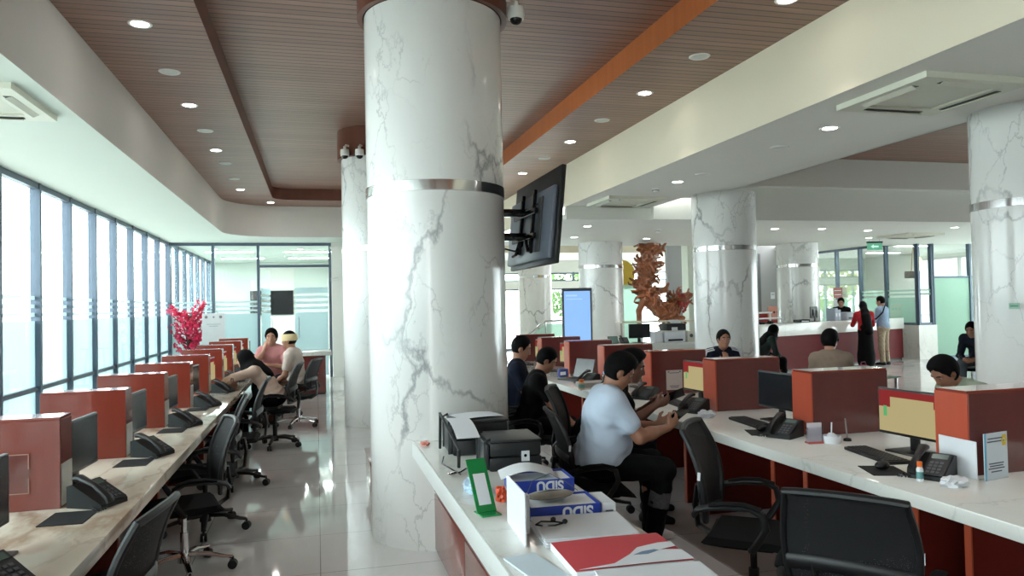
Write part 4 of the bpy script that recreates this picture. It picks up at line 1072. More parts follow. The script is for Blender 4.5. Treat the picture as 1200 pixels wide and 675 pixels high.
person('person in a charcoal jacket leaning forward next to the marble column at the edge', (10.38,9.85,0), 205, lean=38, head=(0,24), skin_k='tan', shirt=cGreyJ, sleeve=1., pants=cloth('grey_shorts', (.33,.35,.38)), vox=.011, arms=dict(L=(.46,.10,.62), R=(.46,-.10,.62)))
# at the reception counter
person('person standing behind the reception counter in a dark shirt', (13.35,16.95,0), 232, sit=False, lean=10, head=(0,22), s=.98, skin_k='mid', shirt=cBlack, sleeve=1., pants=cBlack, vox=.011, arms=dict(L=(.34,.12,1.14), R=(.34,-.12,1.14)))
person('person in a red blouse and long black skirt leaning on the reception counter', (12.42,14.95,0), 62, sit=False, lean=20, head=(6,12), s=.93, skin_k='light', hair='long', shirt=cRedC, sleeve=1., skirt=cBlack, pants=cBlack, vox=.011, arms=dict(L=(.40,.16,1.10), R=(.42,-.10,1.10)))
T15 = person('person in a light blue shirt and khaki trousers standing at the reception counter', (13.15,15.22,0), 112, sit=False, lean=3, head=(8,14), s=.98, skin_k='mid', shirt=cBlue, sleeve=1., pants=cKhaki, vox=.011, arms=dict(L=(.30,.10,1.10), R=(.26,-.16,1.08), Lh=(-.3,.5,-.8)))
# black waist bag worn across the back
M15 = Matrix.Translation((13.15,15.22,0)) @ Matrix.Rotation(math.radians(112), 4, 'Z')
bag = thing('waist_bag', 'black waist bag slung on the person in the light blue shirt', 'bag', M15 @ V((.24,.16,1.06)), math.radians(112))
m = MB(); m.box(-.045,.045,-.12,.12,-.07,.07,.025,3); part('pouch', m, cBlack, bag)
m = MB(); m.tube([(-.02,-.10,.06),(-.10,-.22,.18),(-.22,-.26,.33),(-.32,-.12,.36),(-.32,.0,.2),(-.22,.12,.05),(-.05,.12,.02)], .012, 6, flat=(1.6,.5)); part('strap', m, cBlack, bag)
# ------------------------------------------------------------------ visitors' chairs
def make_vis():
    t = thing('visitor_chair', '', 'chair')
    m = MB(); m.box(-.22,.22,-.22,.22,.40,.45,.015,3); part('seat', m, mSeatF, t)
    m = MB(); m.grid(lambda u, v: V((-.225-.03*v*v+.03*(2*u-1)**2, (u-.5)*.42, .52+.33*v)), 10, 6, .02); part('backrest', m, mSeatF, t)
    for s in (-1,1):
        m = MB(); m.tube([(.21,s*.235,.012),(.19,s*.235,.41),(.15,s*.235,.41)], .011); part('leg', m, mChrome, t)
        m = MB(); m.tube([(-.26,s*.235,.012),(-.20,s*.235,.41),(-.235,s*.22,.82)], .011); part('leg', m, mChrome, t)
        m = MB(); m.tube([(.15,s*.235,.41),(-.20,s*.235,.41)], .010); part('side_rail', m, mChrome, t)
    return t
VIS = Proto(make_vis)
for x, y, a, w in ((4.92,8.62,262,'the person in the navy tracksuit'),(7.55,11.75,-5,'the person in the grey-green jacket'),(5.3,6.9,58,'the person in the tan shirt'),(4.72,4.46,178,'the person in the sage shirt'),(10.38,9.85,205,'the person in the charcoal jacket')):
    VIS.put((x, y, 0), D(a), 'dark visitor chair under '+w, 'visitor chairs')
# ------------------------------------------------------------------ desk equipment
mScrOff = mat('screen_off', (.10,.11,.13), .22, var=.1)
mBezel = mat('bezel_black', (.06,.06,.07), .35, var=.1)
mScrRed = emitter('screen_red', (.58,.20,.20), .55); mScrBeige = emitter('screen_beige', (.66,.61,.44), .75); mScrGreen = emitter('screen_green', (.35,.66,.42), .7)
def make_mon(on):
    def f():
        t = thing('monitor', '', 'monitor')     # screen faces +x
        m = MB(); m.box(-.018,.006,-.235,.235,.085,.355,.006); m.box(-.04,-.018,-.11,.11,.13,.29,.01); part('casing', m, mBezel, t)
        m = MB(); m.box(.006,.0075,-.224,.224,.102,.344); s_ = part('screen', m, mScrRed if on else mScrOff, t)
        if on:
            m = MB(); m.prism([(-.224,.102),(.224,.102),(.224,.265),(.16,.265),(.16,.305),(-.14,.305),(-.14,.245),(-.224,.245)], 0, .0075, .0082); part('window_area', m, mScrBeige, s_)
            m = MB(); m.box(.0082,.009,-.19,-.165,.19,.25); part('green_mark', m, mScrGreen, s_)
        m = MB(); m.box(-.035,-.015,-.03,.03,.01,.20,.006); part('neck', m, mBezel, t)
        m = MB(); m.box(-.10,.09,-.11,.11,0,.012,.005); part('foot', m, mBezel, t)
        return t
    return f
MOFF, MON = Proto(make_mon(False)), Proto(make_mon(True))
def make_phone():
    t = thing('desk_phone', '', 'telephone'); t.scale = (.86,.86,.86)
    m = MB(); m.prism([(-.11,.0),(.11,.0),(.11,.115),(.075,.125),(-.11,.025)], 0, -.09, .10); part('base', m, mBlackP, t)
    sl = math.atan2(.10, .185)
    M = Matrix.Translation((.0,-.02,.077)) @ Matrix.Rotation(sl, 4, 'X')
    m = MB(); m.box(-.02,.095,-.10,.10,.0,.006,.002,1,M); o = part('key_panel', m, mDarkP, t)
    m = MB(); m.box(-.005,.08,.045,.085,.006,.008,0,1,M); part('display', m, mat('phone_lcd', (.36,.42,.40), .2), o)
    m = MB()
    for i in range(3):
        for j in range(4): m.box(.0+i*.026,.018+i*.026,-.085+j*.028,-.068+j*.028,.006,.010,.001,1,M)
    part('keypad', m, mat('phone_keys', (.30,.31,.33), .5), o)
    m = MB(); P = [M @ V(p) for p in ((-.058,-.125,.018),(-.058,-.10,.036),(-.058,0,.048),(-.058,.10,.036),(-.058,.125,.018))]
    m.tube(P, .020, 10, rs=[.022,.024,.017,.024,.022], flat=(1.2,.8)); part('handset', m, mBlackP, t)
    pts = []
    for i in range(60):
        a = i*.9; u = i/59; c = V((-.075-.06*math.sin(PI*u), -.13-.05*math.sin(PI*u)+.1*u, .012)); pts.append(c+V((math.cos(a)*.007, math.sin(a)*.007*.4, .0+.006*math.sin(a))))
    m = MB(); m.tube(pts, .0025, 5); part('coiled_cord', m, mBlackG, t)
    return t
PH = Proto(make_phone)
def make_kb():
    t = thing('keyboard', '', 'keyboard')
    m = MB(); m.box(-.22,.22,-.07,.07,0,.018,.004); part('body', m, mBlackP, t)
    m = MB()
    for i in range(14):
        for j in range(5): m.box(-.205+i*.0295,-.205+i*.0295+.024,-.058+j*.0235,-.058+j*.0235+.019,.018,.023,.001,1)
    part('keys', m, mDarkP, t)
    return t
KB = Proto(make_kb)
def make_pad():
    t = thing('mouse_mat', '', 'mouse mat')
    m = MB(); m.box(-.11,.11,-.09,.09,0,.004,.001,1); part('mat', m, mat('mat_cloth', (.07,.075,.09), .9), t)
    return t
PAD = Proto(make_pad)
def make_mouse():
    t = thing('computer_mouse', '', 'mouse')
    m = MB(); m.sph((0,0,.0235), .03, (1.65,1,.75), 16, 10); part('shell', m, mBlackP, t)
    m = MB(); m.cyl((.022,-.005,.040),(.022,.005,.040),.007,seg=10); part('scroll_wheel', m, mDarkP, t)
    return t
MOU = Proto(make_mouse)
WN = lambda i: 'frontmost' if i < 0 else ('beyond the '+NTH[i]+' divider')
for i in range(-1, 9):
    y = 3.88+1.22*i
    (MON if i in (4,5,6,7) else MOFF).put((-1.19, y+.17+.28, CZ), D(-4), f'black monitor on the window-side counter, {WN(i)}', 'monitors on the window-side counter')
    if i >= 0:
        PH.put((-1.005, y+.02, CZ), D(62), f'black desk phone on the window-side counter by the end of the {NTH[i]} divider', 'desk phones on the window-side counter')
        if i not in (4,5,6): PAD.put((-1.06, y-.20, CZ), D(88), f'dark mouse mat on the window-side counter in front of the {NTH[i]} divider', 'mouse mats on the window-side counter')
    if False: KB.put((-.99, y+.47, CZ), D(92), f'black keyboard on the window-side counter beyond the {NTH[i]} divider', 'keyboards on the window-side counter')
PH.put((-1.02, 2.78, CZ), D(58), 'black desk phone on the window-side counter cut by the edge of the photo', 'desk phones on the window-side counter')
for i in range(7):
    y = RPY[i]
    if i != 4: (MOFF if i == 1 else MON).put((3.27, y+.62 if i else y+.56, CZ), D(184), f'{"dark switched-off" if i == 1 else "beige-screened"} monitor on the white counter beyond the {NTH[i]} divider', 'monitors on the white counter')
    if i not in (3, 4): KB.put((3.02, y+.55 if i != 1 else y+.60, CZ), D(-96 if i else -100), f'black keyboard on the white counter beyond the {NTH[i]} divider', 'keyboards on the white counter')
    if i < 5: PH.put((2.925, y+.06 if i != 3 else y-.22, CZ), D(-62), f'black desk phone on the white counter beside the {NTH[i]} divider', 'desk phones on the white counter')
PAD.put((2.80, 3.27, CZ), D(70), 'dark mouse mat on the white counter beside the frontmost keyboard', 'mouse mats on the white counter')
MOU.put((2.80, 3.28, CZ+.0045), D(20), 'black mouse on the mat beside the frontmost keyboard')
PAD.put((2.87, 4.47, CZ), D(70), 'dark mouse mat on the white counter in front of the switched-off monitor', 'mouse mats on the white counter')
MOU.put((2.88, 4.48, CZ+.0045), D(20), 'black mouse on the mat in front of the switched-off monitor')

# ------------------------------------------------------------------ small things on the white counter
mPaper = mat('paper_white', (.86,.87,.89), .7, var=.02)
mInk = mat('ink_grey', (.35,.36,.40), .7)
mAcr = glass('acrylic', (.97,.98,.99), .1)
def crumple(name, label, loc, r, sc=(1,1,.55), m=None, seed=0, cat='tissue', group=None):
    rnd = random.Random(seed); b = MB()
    bmesh.ops.create_icosphere(b.bm, subdivisions=3, radius=r)
    for v in b.bm.verts:
        f = 1+.28*rnd.uniform(-1,1)
        v.co = V((v.co.x*sc[0]*f, v.co.y*sc[1]*f, max(0, (v.co.z*sc[2]*f)+r*sc[2]*.8)))
    b._tag(False); return solo(name, b, m or mPaper, label, cat, loc, 0, group)
crumple('tissue', 'white crumpled tissue beside the frontmost desk phone on the white counter', (2.87,2.90,CZ), .045, (1.5,1,.6), seed=1)
crumple('tissue', 'white crumpled tissue by the phone beside the third divider on the white counter', (2.86,5.2,CZ), .045, (1.4,1,.7), seed=2)
# standing sheet with lines of print (its square code left out)
t = thing('acrylic_sign', 'white notice standing against the frontmost divider with a blue edge and yellow flower', 'sign', (3.165,2.945,CZ), D(10))
m = MB(); m.box(-.088,.088,-.002,.002,.0,.225,.001,1); part('sheet', m, mat('sheet_grey', (.80,.83,.86), .4), t)
m = MB()
for z, w_ in ((.195,.12),(.18,.13)): m.box(-w_/2,w_/2,-.0028,-.002,z,z+.006)
part('heading_lettering', m, mInk, t)
m = MB()
for z, w_ in ((.075,.11),(.063,.10),(.051,.12),(.036,.08)): m.box(-w_/2,w_/2,-.0028,-.002,z,z+.006)
part('lettering', m, mInk, t)
m = MB(); m.box(-.088,-.072,-.0028,-.002,.0,.225); part('blue_edge', m, mat('blue_edge', (.42,.66,.78), .4), t)
m = MB()
for k in range(6): m.sph((.062+.014*math.cos(k*1.05),-.0025,.185+.02*math.sin(k*1.05)), .009, (1,.1,1.2), 8, 6)
part('yellow_flower', m, mat('flower_yellow', (.86,.74,.25), .5), t)
m = MB(); m.box(-.09,.09,-.004,.03,0,.004); part('foot', m, mAcr, t)
t = thing('display_board', 'plain white board standing behind the frontmost phone on the white counter', 'board', (3.079,3.0,CZ), D(-2))
m = MB(); m.box(-.003,.003,-.03,.20,0,.18,.001,1); part('board', m, mPaper, t)
m = MB(); m.box(-.003,.003,.20,.204,0,.18); part('edge', m, mCas, t)
def bottle_small(name, label, loc, capm, bodym, r=.014, h=.07, cat='bottle'):
    t = thing(name, label, cat, loc)
    m = MB(); m.lathe([(.001,0),(r,.001),(r,h*.62),(r*.6,h*.75),(r*.6,h*.78),(.001,h*.78)], seg=16); part('body', m, bodym, t)
    m = MB(); m.lathe([(r*.75,h*.74),(r*.75,h),(.001,h)], seg=16); part('cap', m, capm, t)
    m = MB(); m.lathe([(r*1.01,h*.15),(r*1.01,h*.5)], seg=16); part('label_band', m, mat('label_blue_green', (.35,.55,.55), .5), t)
    return t
mOr = mat('orange_plastic', (.88,.42,.12), .4, var=.05)
bottle_small('glue_bottle', 'small white glue bottle with an orange cap by the frontmost desk phone', (2.80,3.03,CZ), mOr, mPaper, .016, .095)
bottle_small('jar', 'small beige jar with an orange lid beside the water bottle', (2.66,7.42,CZ), mOr, mat('jar_beige', (.70,.60,.45), .4), .035, .10, 'jar')
# clear holder, dish with tissue, pen stand
t = thing('leaflet_holder', 'clear acrylic leaflet holder with a red foot beside the second divider', 'holder', (2.955,4.03,CZ), D(-8))
m = MB(); m.box(-.05,.05,.012,.016,.0,.135); m.box(-.05,.05,-.012,-.008,0,.10); m.box(-.05,-.046,-.012,.016,0,.10); m.box(.046,.05,-.012,.016,0,.10); part('pocket', m, mAcr, t)
m = MB(); m.box(-.044,.044,-.006,.010,.012,.125); part('leaflets', m, mat('leaflet', (.78,.76,.80), .6), t)
m = MB(); m.box(-.05,.05,-.02,.03,0,.012,.002,1); part('red_foot', m, mat('red_foot', (.72,.36,.34), .4), t)
t = thing('tissue_dish', 'round white dish holding a tissue and a pen beside the second divider', 'dish', (3.06,4.01,CZ))
m = MB(); m.lathe([(.001,0),(.05,0),(.056,.02),(.056,.045),(.052,.045),(.048,.008),(.001,.006)], seg=28); part('dish', m, mPaper, t)
crx = MB(); bmesh.ops.create_icosphere(crx.bm, subdivisions=2, radius=.034); 
for v in crx.bm.verts: v.co = v.co*random.uniform(.8,1.1)+V((0,0,.034)); 
crx._tag(); part('tissue', crx, mPaper, t)
m = MB(); m.cyl((.0,.0,.05),(.004,.0,.125),.004,seg=8); part('pen', m, mPaper, t)
t = thing('pen_stand', 'slim dark pen standing in a round base beside the second divider', 'pen stand', (3.19,4.03,CZ))
m = MB(); m.lathe([(.001,0),(.025,0),(.022,.015),(.006,.02),(.001,.02)], seg=20); part('base', m, mBlackP, t)
m = MB(); m.cyl((0,0,.018),(-.012,0,.14),.005,.004,seg=8); part('pen', m, mat('pen_grey', (.5,.48,.46), .4), t)
# sheet fixed on the fourth divider
t = thing('notice_sign', 'white printed notice fixed to the front of the fourth divider on the white counter', 'notice', (3.33,6.643,CZ+.13))
m = MB(); m.box(-.085,.085,-.003,.0,-.09,.10); part('sheet', m, mat('notice_paper', (.72,.66,.64), .6), t)
m = MB()
for x in (-.06,.06): m.box(x-.008,x+.008,-.0036,-.003,.078,.09)
m.box(-.05,.05,-.0036,-.003,.07,.077); part('heading_lettering', m, mInk, t)
m = MB()
for z, w_ in ((-.055,.10),(-.07,.08)): m.box(-w_/2,w_/2,-.0036,-.003,z,z+.007)
part('lettering', m, mInk, t)
# clear pocket on the first divider by the windows
t = thing('sign_pocket', 'empty clear sign pocket fixed to the first divider by the windows', 'pocket', (-1.36,3.876,CZ+.17))
m = MB(); m.box(-.085,.085,-.003,.001,-.09,.09); part('pocket', m, mAcr, t)
m = MB()
for b in ((-.085,.085,.086,.09),(-.085,.085,-.09,-.086),(.081,.085,-.09,-.02),(.081,.085,.02,.09)): m.box(b[0],b[1],-.0045,-.003,b[2],b[3])
part('rim', m, mat('pocket_rim', (.74,.55,.48), .3), t)
# water bottle, loose papers, packet
t = thing('water_bottle', 'clear plastic water bottle on the white counter behind the person in the white shirt', 'bottle', (2.70,6.86,CZ))
mPet = glass('pet_plastic', (.80,.92,.95), .15)
m = MB(); m.lathe([(.001,.0),(.031,.002),(.033,.02),(.030,.05),(.033,.08),(.030,.11),(.033,.15),(.026,.175),(.013,.195),(.013,.205)], seg=24); part('body', m, mPet, t)
m = MB(); m.lathe([(.0335,.085),(.0335,.13)], seg=24); part('label_band', m, mat('label_teal', (.55,.78,.82), .5), t)
m = MB(); m.lathe([(.015,.2),(.015,.225),(.001,.225)], seg=16); part('cap', m, mat('cap_blue', (.55,.75,.88), .4), t)
def sheets(name, label, loc, rz, w, d, h, m=None, cat='papers', curl=0., seed=0):
    rnd = random.Random(seed); t = thing(name, label, cat, loc, rz); n_ = max(1, int(h/.004))
    for i in range(min(n_, 6)):
        z0 = h*i/min(n_,6); z1 = h*(i+1)/min(n_,6)-.0005; a = rnd.uniform(-.06,.06)
        b = MB(); b.grid(lambda u, v: V((w*(u-.5), d*(v-.5), z1+curl*(u-.5)**2*4*(1 if i == min(n_,6)-1 else 0))), 8, 8, max(z1-z0, .001))
        part('sheet', b, m or mPaper, t, (rnd.uniform(-.006,.006), rnd.uniform(-.006,.006), 0), (0,0,a))
    return t
sheets('paper_stack', 'spread of white papers on the white counter next to the person in the black shirt', (2.78,7.05,CZ), .3, .30, .42, .012, seed=3)
sheets('paper_stack', 'grey stack of papers on the white counter beyond the water bottle', (2.86,7.62,CZ), .1, .30, .22, .05, mat('paper_grey', (.68,.67,.66), .7), seed=4)
t = thing('snack_packet', 'blue and white packet on the white counter beside the laptop', 'packet', (2.90,8.75,CZ))
m = MB(); m.obox((0,0,.05),(.14,.06,.10),(0,0,.3),.02,3); part('bag', m, mat('packet_blue', (.20,.24,.52), .35), t)
m = MB(); m.obox((-.01,-.034,.045),(.08,.004,.04),(0,0,.3),.001,1); part('white_panel', m, mPaper, t)
t = thing('laptop', 'grey laptop standing open on the white counter near the fifth divider', 'laptop', (2.90,8.33,CZ), D(200))
m = MB(); m.box(-.12,.12,-.17,.17,0,.016,.004); part('base', m, mDarkP, t)
M = Matrix.Translation((-.12,0,.016)) @ Matrix.Rotation(math.radians(-16), 4, 'Y')
m = MB(); m.box(-.004,.004,-.17,.17,0,.23,.003,1,M); part('lid', m, mat('laptop_lid', (.28,.29,.32), .4), t)
m = MB(); m.box(.004,.005,-.16,.16,.012,.22,0,1,M); part('screen', m, mScrOff, t)
# pouch by the person in the headscarf
t = thing('pouch', 'brown pouch in front of the person in the black headscarf', 'pouch', (-.93,8.97,CZ), .4)
m = MB(); m.obox((0,0,.05),(.10,.13,.10),(.1,0,0),.03,4); part('body', m, mat('brown_leather', (.42,.26,.17), .5, bump=.3), t)
m = MB(); m.tube([(0,-.05,.09),(0,-.03,.13),(0,.03,.13),(0,.05,.09)], .006, 6); part('handle', m, mat('brown_leather_dark', (.30,.18,.12), .5), t)

# ------------------------------------------------------------------ storage counter: printers, boxes, papers
mPrt = mat('printer_black', (.10,.11,.12), .4, var=.1, scale=20); mPrtT = mat('printer_top', (.17,.18,.19), .35, var=.08)
def printer(label, loc, rz, w, d, h):
    t = thing('printer', label, 'printer', loc, rz)
    m = MB(); m.box(0,w,0,d,.0,h*.45,.012); part('lower_body', m, mPrt, t)
    m = MB(); m.box(.004,w-.004,.004,d-.004,h*.46,h*.93,.012); part('upper_body', m, mPrt, t)
    m = MB(); m.box(.0,w,.0,d,h*.93,h,.008); part('scanner_lid', m, mPrtT, t)
    m = MB(); m.box(w*.60,w*.60+.045,-.003,.0,h*.30,h*.30+.055,.001,1); o = part('sticker', m, mPaper, t)
    m = MB(); m.cyl((w*.60+.022,-.0045,h*.30+.03),(w*.60+.022,-.003,h*.30+.03),.008,seg=14); part('sticker_dot', m, mBlackG, o)
    m = MB(); m.box(-.018,.0,.01,d-.02,.01,h*.9,.005); part('side_cover', m, mPrtT, t)
    for y in (.02, d-.05): 
        m = MB(); m.tube([(-.02,y,h*.05),(-.02,y,h*.98),(.01,y,h*1.04)], .008, 6); part('hinge_arm', m, mDarkP, t)
    return t
printer('black printer in front on the storage counter with a round-dot sticker', (.88,3.93,CZ), D(-3), .29, .34, .165)
printer('black printer at the column end of the storage counter, under loose papers', (.77,4.42,CZ), D(-2), .34, .33, .205)
def slanted(name, label, c, size, rot, m, cat, th=.003, curl=.0):
    b = MB(); b.grid(lambda u, v: V((size[0]*(u-.5), size[1]*(v-.5), curl*math.sin(PI*u))), 10, 4, th)
    return solo(name, b, m, label, cat, c, 0, None, rot)
slanted('paper_sheet', 'white sheet lying on the lid of the printer at the column end', (.95,4.585,CZ+.212), (.28,.22), (0,0,.2), mPaper, 'paper', .002, .006)
t = thing('paper_tray', 'slanted dark paper tray with a white sheet between the two printers', 'tray', (.722,4.30,CZ+.185), 0, None, (math.radians(10), math.radians(0), 0))
m = MB(); m.box(-.008,.008,-.36,.30,-.004,.004,.002,1); part('rail', m, mDarkP, t)
m = MB(); m.grid(lambda u, v: V((.015+.13*v, -.20+.36*u, .008+.02*math.sin(PI*u))), 12, 4, .002); part('paper', m, mPaper, t)
m = MB(); m.box(-.008,.008,.27,.29,-.22,0,.002,1); part('post', m, mDarkP, t)
m = MB(); m.box(-.008,.008,-.35,-.33,-.10,0,.002,1); part('post', m, mDarkP, t)
t = thing('cable', 'thin black cable curling on the storage counter beside the printers', 'cable', (.70,3.92,CZ))
m = MB(); m.tube([(.10,.12,.02),(.03,.05,.006),(-.03,.02,.005),(-.05,-.03,.02),(-.01,-.05,.03),(.02,.0,.005),(.0,.12,.004),(-.03,.3,.005),(.0,.42,.02)], .004, 6); part('wire', m, mBlackG, t)
m = MB(); m.box(.085,.115,.11,.14,.012,.03,.003,1); part('plug', m, mBlackG, t)
crumple('plastic_packet', 'crumpled pale blue plastic packet on the storage counter', (.71,3.55,CZ), .05, (.75,1.7,.7), mat('plastic_pale_blue', (.70,.80,.88), .25, var=.25, scale=30), 5, 'packet')
crumple('red_scrap', 'small pink and white scrap at the column end of the storage counter', (.665,4.86,CZ), .028, (1.0,1.5,.45), mat('pink_scrap', (.86,.55,.50), .5, var=.25, scale=40), 6, 'scrap')
t = thing('sign_holder', 'green acrylic sign holder leaning beside the white board', 'sign holder', (.695,3.16,CZ), D(-80))
mGr = mat('green_acrylic', (.10,.50,.26), .2, var=.08)
m = MB(); m.box(-.05,.05,-.045,.045,0,.006,.002,1); part('foot', m, mGr, t)
M = Matrix.Translation((-.01,0,.006)) @ Matrix.Rotation(math.radians(-32), 4, 'Y')
m = MB(); m.box(-.003,.003,-.045,.045,0,.24,.001,1,M); o = part('plate', m, mGr, t)
m = MB(); m.box(.003,.0045,-.028,.028,.03,.17,0,1,M); part('card', m, mPaper, o)
crumple('orange_wrapper', 'crumpled orange wrapper between the green sign holder and the paper box', (.80,3.34,CZ), .035, (.8,.9,1.1), mat('wrapper_orange', (.86,.33,.18), .35, var=.2, scale=30), 8, 'wrapper')
t = thing('display_board', 'white board standing on edge on the storage counter, seen from behind', 'board', (.74,2.85,CZ), D(-3))
m = MB(); m.box(-.003,.003,-.17,.17,0,.195,.001,1); part('board', m, mPaper, t)
m = MB(); m.box(.003,.05,-.02,.02,0,.15,.001,1); part('strut', m, mPaper, t)
# blue paper boxes, lettering turned upside down as in the photo
mBlueBx = mat('carton_blue', (.12,.22,.60), .45, var=.05)
def ream(label, loc, rz, x_text):
    t = thing('paper_box', label, 'box', loc, rz)
    m = MB(); m.box(-.15,.15,-.105,.105,0,.004); 
    for b in ((-.15,.15,-.105,-.101),(-.15,.15,.101,.105),(-.15,-.146,-.105,.105),(.146,.15,-.105,.105)): m.box(*b,0,.062)
    part('carton', m, mBlueBx, t)
    m = MB(); m.box(-.142,.142,-.097,.097,.004,.054,.002,1); part('paper_ream', m, mPaper, t)
    cu = bpy.data.curves.new('lettering', 'FONT'); cu.body = 'SiDU'; cu.size = .062; cu.extrude = .0006; cu.align_x = 'CENTER'; cu.offset = .0022
    tmp = bpy.data.objects.new('lettering', cu); COL.objects.link(tmp)
    me = bpy.data.meshes.new_from_object(tmp.evaluated_get(bpy.context.evaluated_depsgraph_get())); bpy.data.objects.remove(tmp)
    me.materials.clear(); me.materials.append(mPaper)
    o = link('lettering', me, t, (x_text, -.1056, .053), (math.radians(-90), 0, math.radians(180))); o['label'] = 'white lettering printed upside down'
    return t
def ream_fix(t):
    for c in t.children:
        if c.name.startswith('lettering'): c.rotation_euler = Euler((math.radians(90), math.radians(180), 0)); 
ream_fix(ream('blue box with upside down lettering close to the front printer under a loose sheet', (1.03,3.52,CZ+.0), D(-3), .03))
ream_fix(ream('blue box with upside down lettering in front, a pencil pouch on it', (.985,3.06,CZ+.0), D(-3), .05))
slanted('paper_sheet', 'curled white sheet lying on the paper box close to the front printer', (.98,3.55,CZ+.066), (.27,.20), (0,0,-.15), mPaper, 'paper', .002, .035)
t = thing('pencil_pouch', 'clear pouch with grey stationery lying on the front paper box', 'pouch', (.95,3.08,CZ+.063), .15)
m = MB(); m.sph((0,0,.016), 1, (.11,.06,.016), 20, 10); part('pouch', m, mat('pouch_grey', (.52,.50,.46), .3, var=.3, scale=40), t)
m = MB(); m.tube([(-.10,.0,.02),(0,.0,.034),(.10,.0,.02)], .004, 6); part('zip', m, mInk, t)
m = MB(); m.tube([(-.10,.02,.02),(-.06,.05,.07),(.03,.06,.09),(.10,.05,.05),(.15,.03,.01)], .002, 6); part('wire_loop', m, mInk, t)
t = thing('white_carton', 'small white carton at the end of the front paper box', 'box', (1.175,3.05,CZ), D(-3))
m = MB(); m.box(-.03,.03,-.09,.10,0,.055,.002,1); part('carton', m, mPaper, t)
m = MB(); m.box(-.015,.018,-.0915,-.09,.02,.026); part('print_line', m, mInk, t)
sheets('paper_stack', 'thick stack of white forms in front of the lettered boxes', (.985,2.78,CZ), -.05, .36, .30, .03, seed=11)
t = thing('earphones', 'tangled grey earphones on the stack of white forms', 'earphones', (.86,2.82,CZ+.032))
m = MB(); m.tube([(-.05,.0,.004),(-.02,.03,.006),(.03,.02,.004),(.06,-.01,.004),(.02,-.03,.004),(-.03,-.02,.004)], .0035, 6, closed=True); part('cord', m, mBlackG, t)
m = MB(); m.sph((.065,-.012,.010), .011, (1,1,.9), 10, 8); part('earbud', m, mBlackP, t)
m = MB(); m.sph((.03,.028,.010), .011, (1,1,.9), 10, 8); part('earbud', m, mBlackP, t)
# red and white folder, big white papers
t = thing('folder', 'red folder with a white swoosh lying on the storage counter', 'folder', (1.0,2.455,CZ), D(-2))
m = MB(); m.box(-.20,.21,-.16,.16,0,.028,.002,1); part('pages', m, mPaper, t)
mRedP = mat('folder_red', (.80,.22,.27), .5, var=.05)
m = MB(); m.grid(lambda u, v: V((-.20+.41*u, -.155+.305*v, .029+.004*math.sin(3*u))), 12, 8, .001); part('red_cover', m, mRedP, t)
sw = [(-.06,-.13),(.02,-.06),(.07,.0),(.16,.03),(.21,.03),(.205,-.02),(.14,-.04),(.21,-.06),(.21,-.155),(-.19,-.155)]
m = MB(); m.prism(sw, 2, .0345, .0352); part('white_swoosh', m, mPaper, t)
m = MB(); m.prism([(.03,-.07),(.07,-.045),(.12,-.035),(.13,-.048),(.08,-.075)], 2, .0352, .0357); part('blue_mark', m, mat('blue_mark', (.42,.52,.64), .5), t)
sheets('paper_stack', 'large white papers at the near end of the storage counter', (1.02,2.14,CZ+.0), -.06, .36, .26, .036, seed=14)
sheets('paper_stack', 'pale sheet lying between the red folder and the counter edge', (.715,2.42,CZ), .12, .12, .34, .006, mat('paper_pale', (.80,.86,.90), .6), seed=15)

# ------------------------------------------------------------------ back office counter under the sculpture
t = thing('office_counter', 'white counter with printers in front of the root sculpture', 'counter', (0,0,0))
m = MB(); m.box(5.15,7.0,12.85,13.5,.80,.86,.005); part('worktop', m, mTopW, t)
m = MB(); m.box(5.2,6.98,12.87,13.45,0,.80); part('front_panel', m, mTopW, t)
t = thing('shelf_unit', 'thin white shelf on posts behind the office equipment', 'shelf', (0,0,0))
m = MB(); m.box(5.95,7.85,14.1,14.45,1.205,1.235,.004); part('board', m, mat('shelf_cream', (.84,.82,.74), .4), t)
for x in (6.0,7.0,7.8):
    m = MB(); m.box(x-.02,x+.02,14.25,14.29,0,1.205); part('post', m, mat('shelf_post', (.75,.74,.70), .4), t)
MOFF.put((5.9, 13.15, .86), D(-82), 'black monitor on the white office counter below the root sculpture')
t = thing('printer', 'white printer on the office counter below the root sculpture', 'printer', (6.33,12.95,.86))
m = MB(); m.box(0,.42,0,.38,0,.20,.012); part('body', m, mPaper, t)
m = MB(); m.box(.06,.36,-.006,0,.02,.055); part('output_slot', m, mBlackP, t)
m = MB(); m.box(.02,.40,.02,.36,.20,.215,.006); part('lid', m, mCas, t)
t = thing('black_printer', 'black printer standing on the white printer at the office counter', 'printer', (6.38,12.98,1.076))
m = MB(); m.box(0,.40,0,.32,0,.13,.01); part('body', m, mPrt, t)
m = MB(); m.box(.10,.22,-.004,0,.0,.06); part('white_tag', m, mPaper, t)
m = MB(); m.grid(lambda u, v: V((.18+.22*u, .2+.1*v, .135+.06*v)), 4, 4, .002); part('paper', m, mPaper, t)
t = thing('white_box', 'small white carton beside the white printer at the office counter', 'box', (6.12,12.97,.86))
m = MB(); m.box(0,.17,0,.2,0,.20,.004); part('carton', m, mPaper, t)
m = MB(); m.box(.0,.17,.09,.11,.2,.202); part('tape', m, mCas, t)
t = thing('white_box', 'pale printed carton at the outer end of the office counter', 'box', (6.80,12.97,.86))
m = MB(); m.box(0,.16,0,.2,0,.20,.004); part('carton', m, mCas, t)
m = MB(); m.cyl((.08,-.002,.11),(.08,0,.11),.035,seg=16); part('printed_disc', m, mInk, t)
PH.put((5.55, 13.1, .86), D(-10), 'black desk phone on the office counter below the sculpture', None)
t = thing('tablet', 'dark tablet on a stand at the office counter beside the kiosk', 'tablet', (5.33,13.05,.86), .0)
M = Matrix.Rotation(math.radians(-24), 4, 'X')
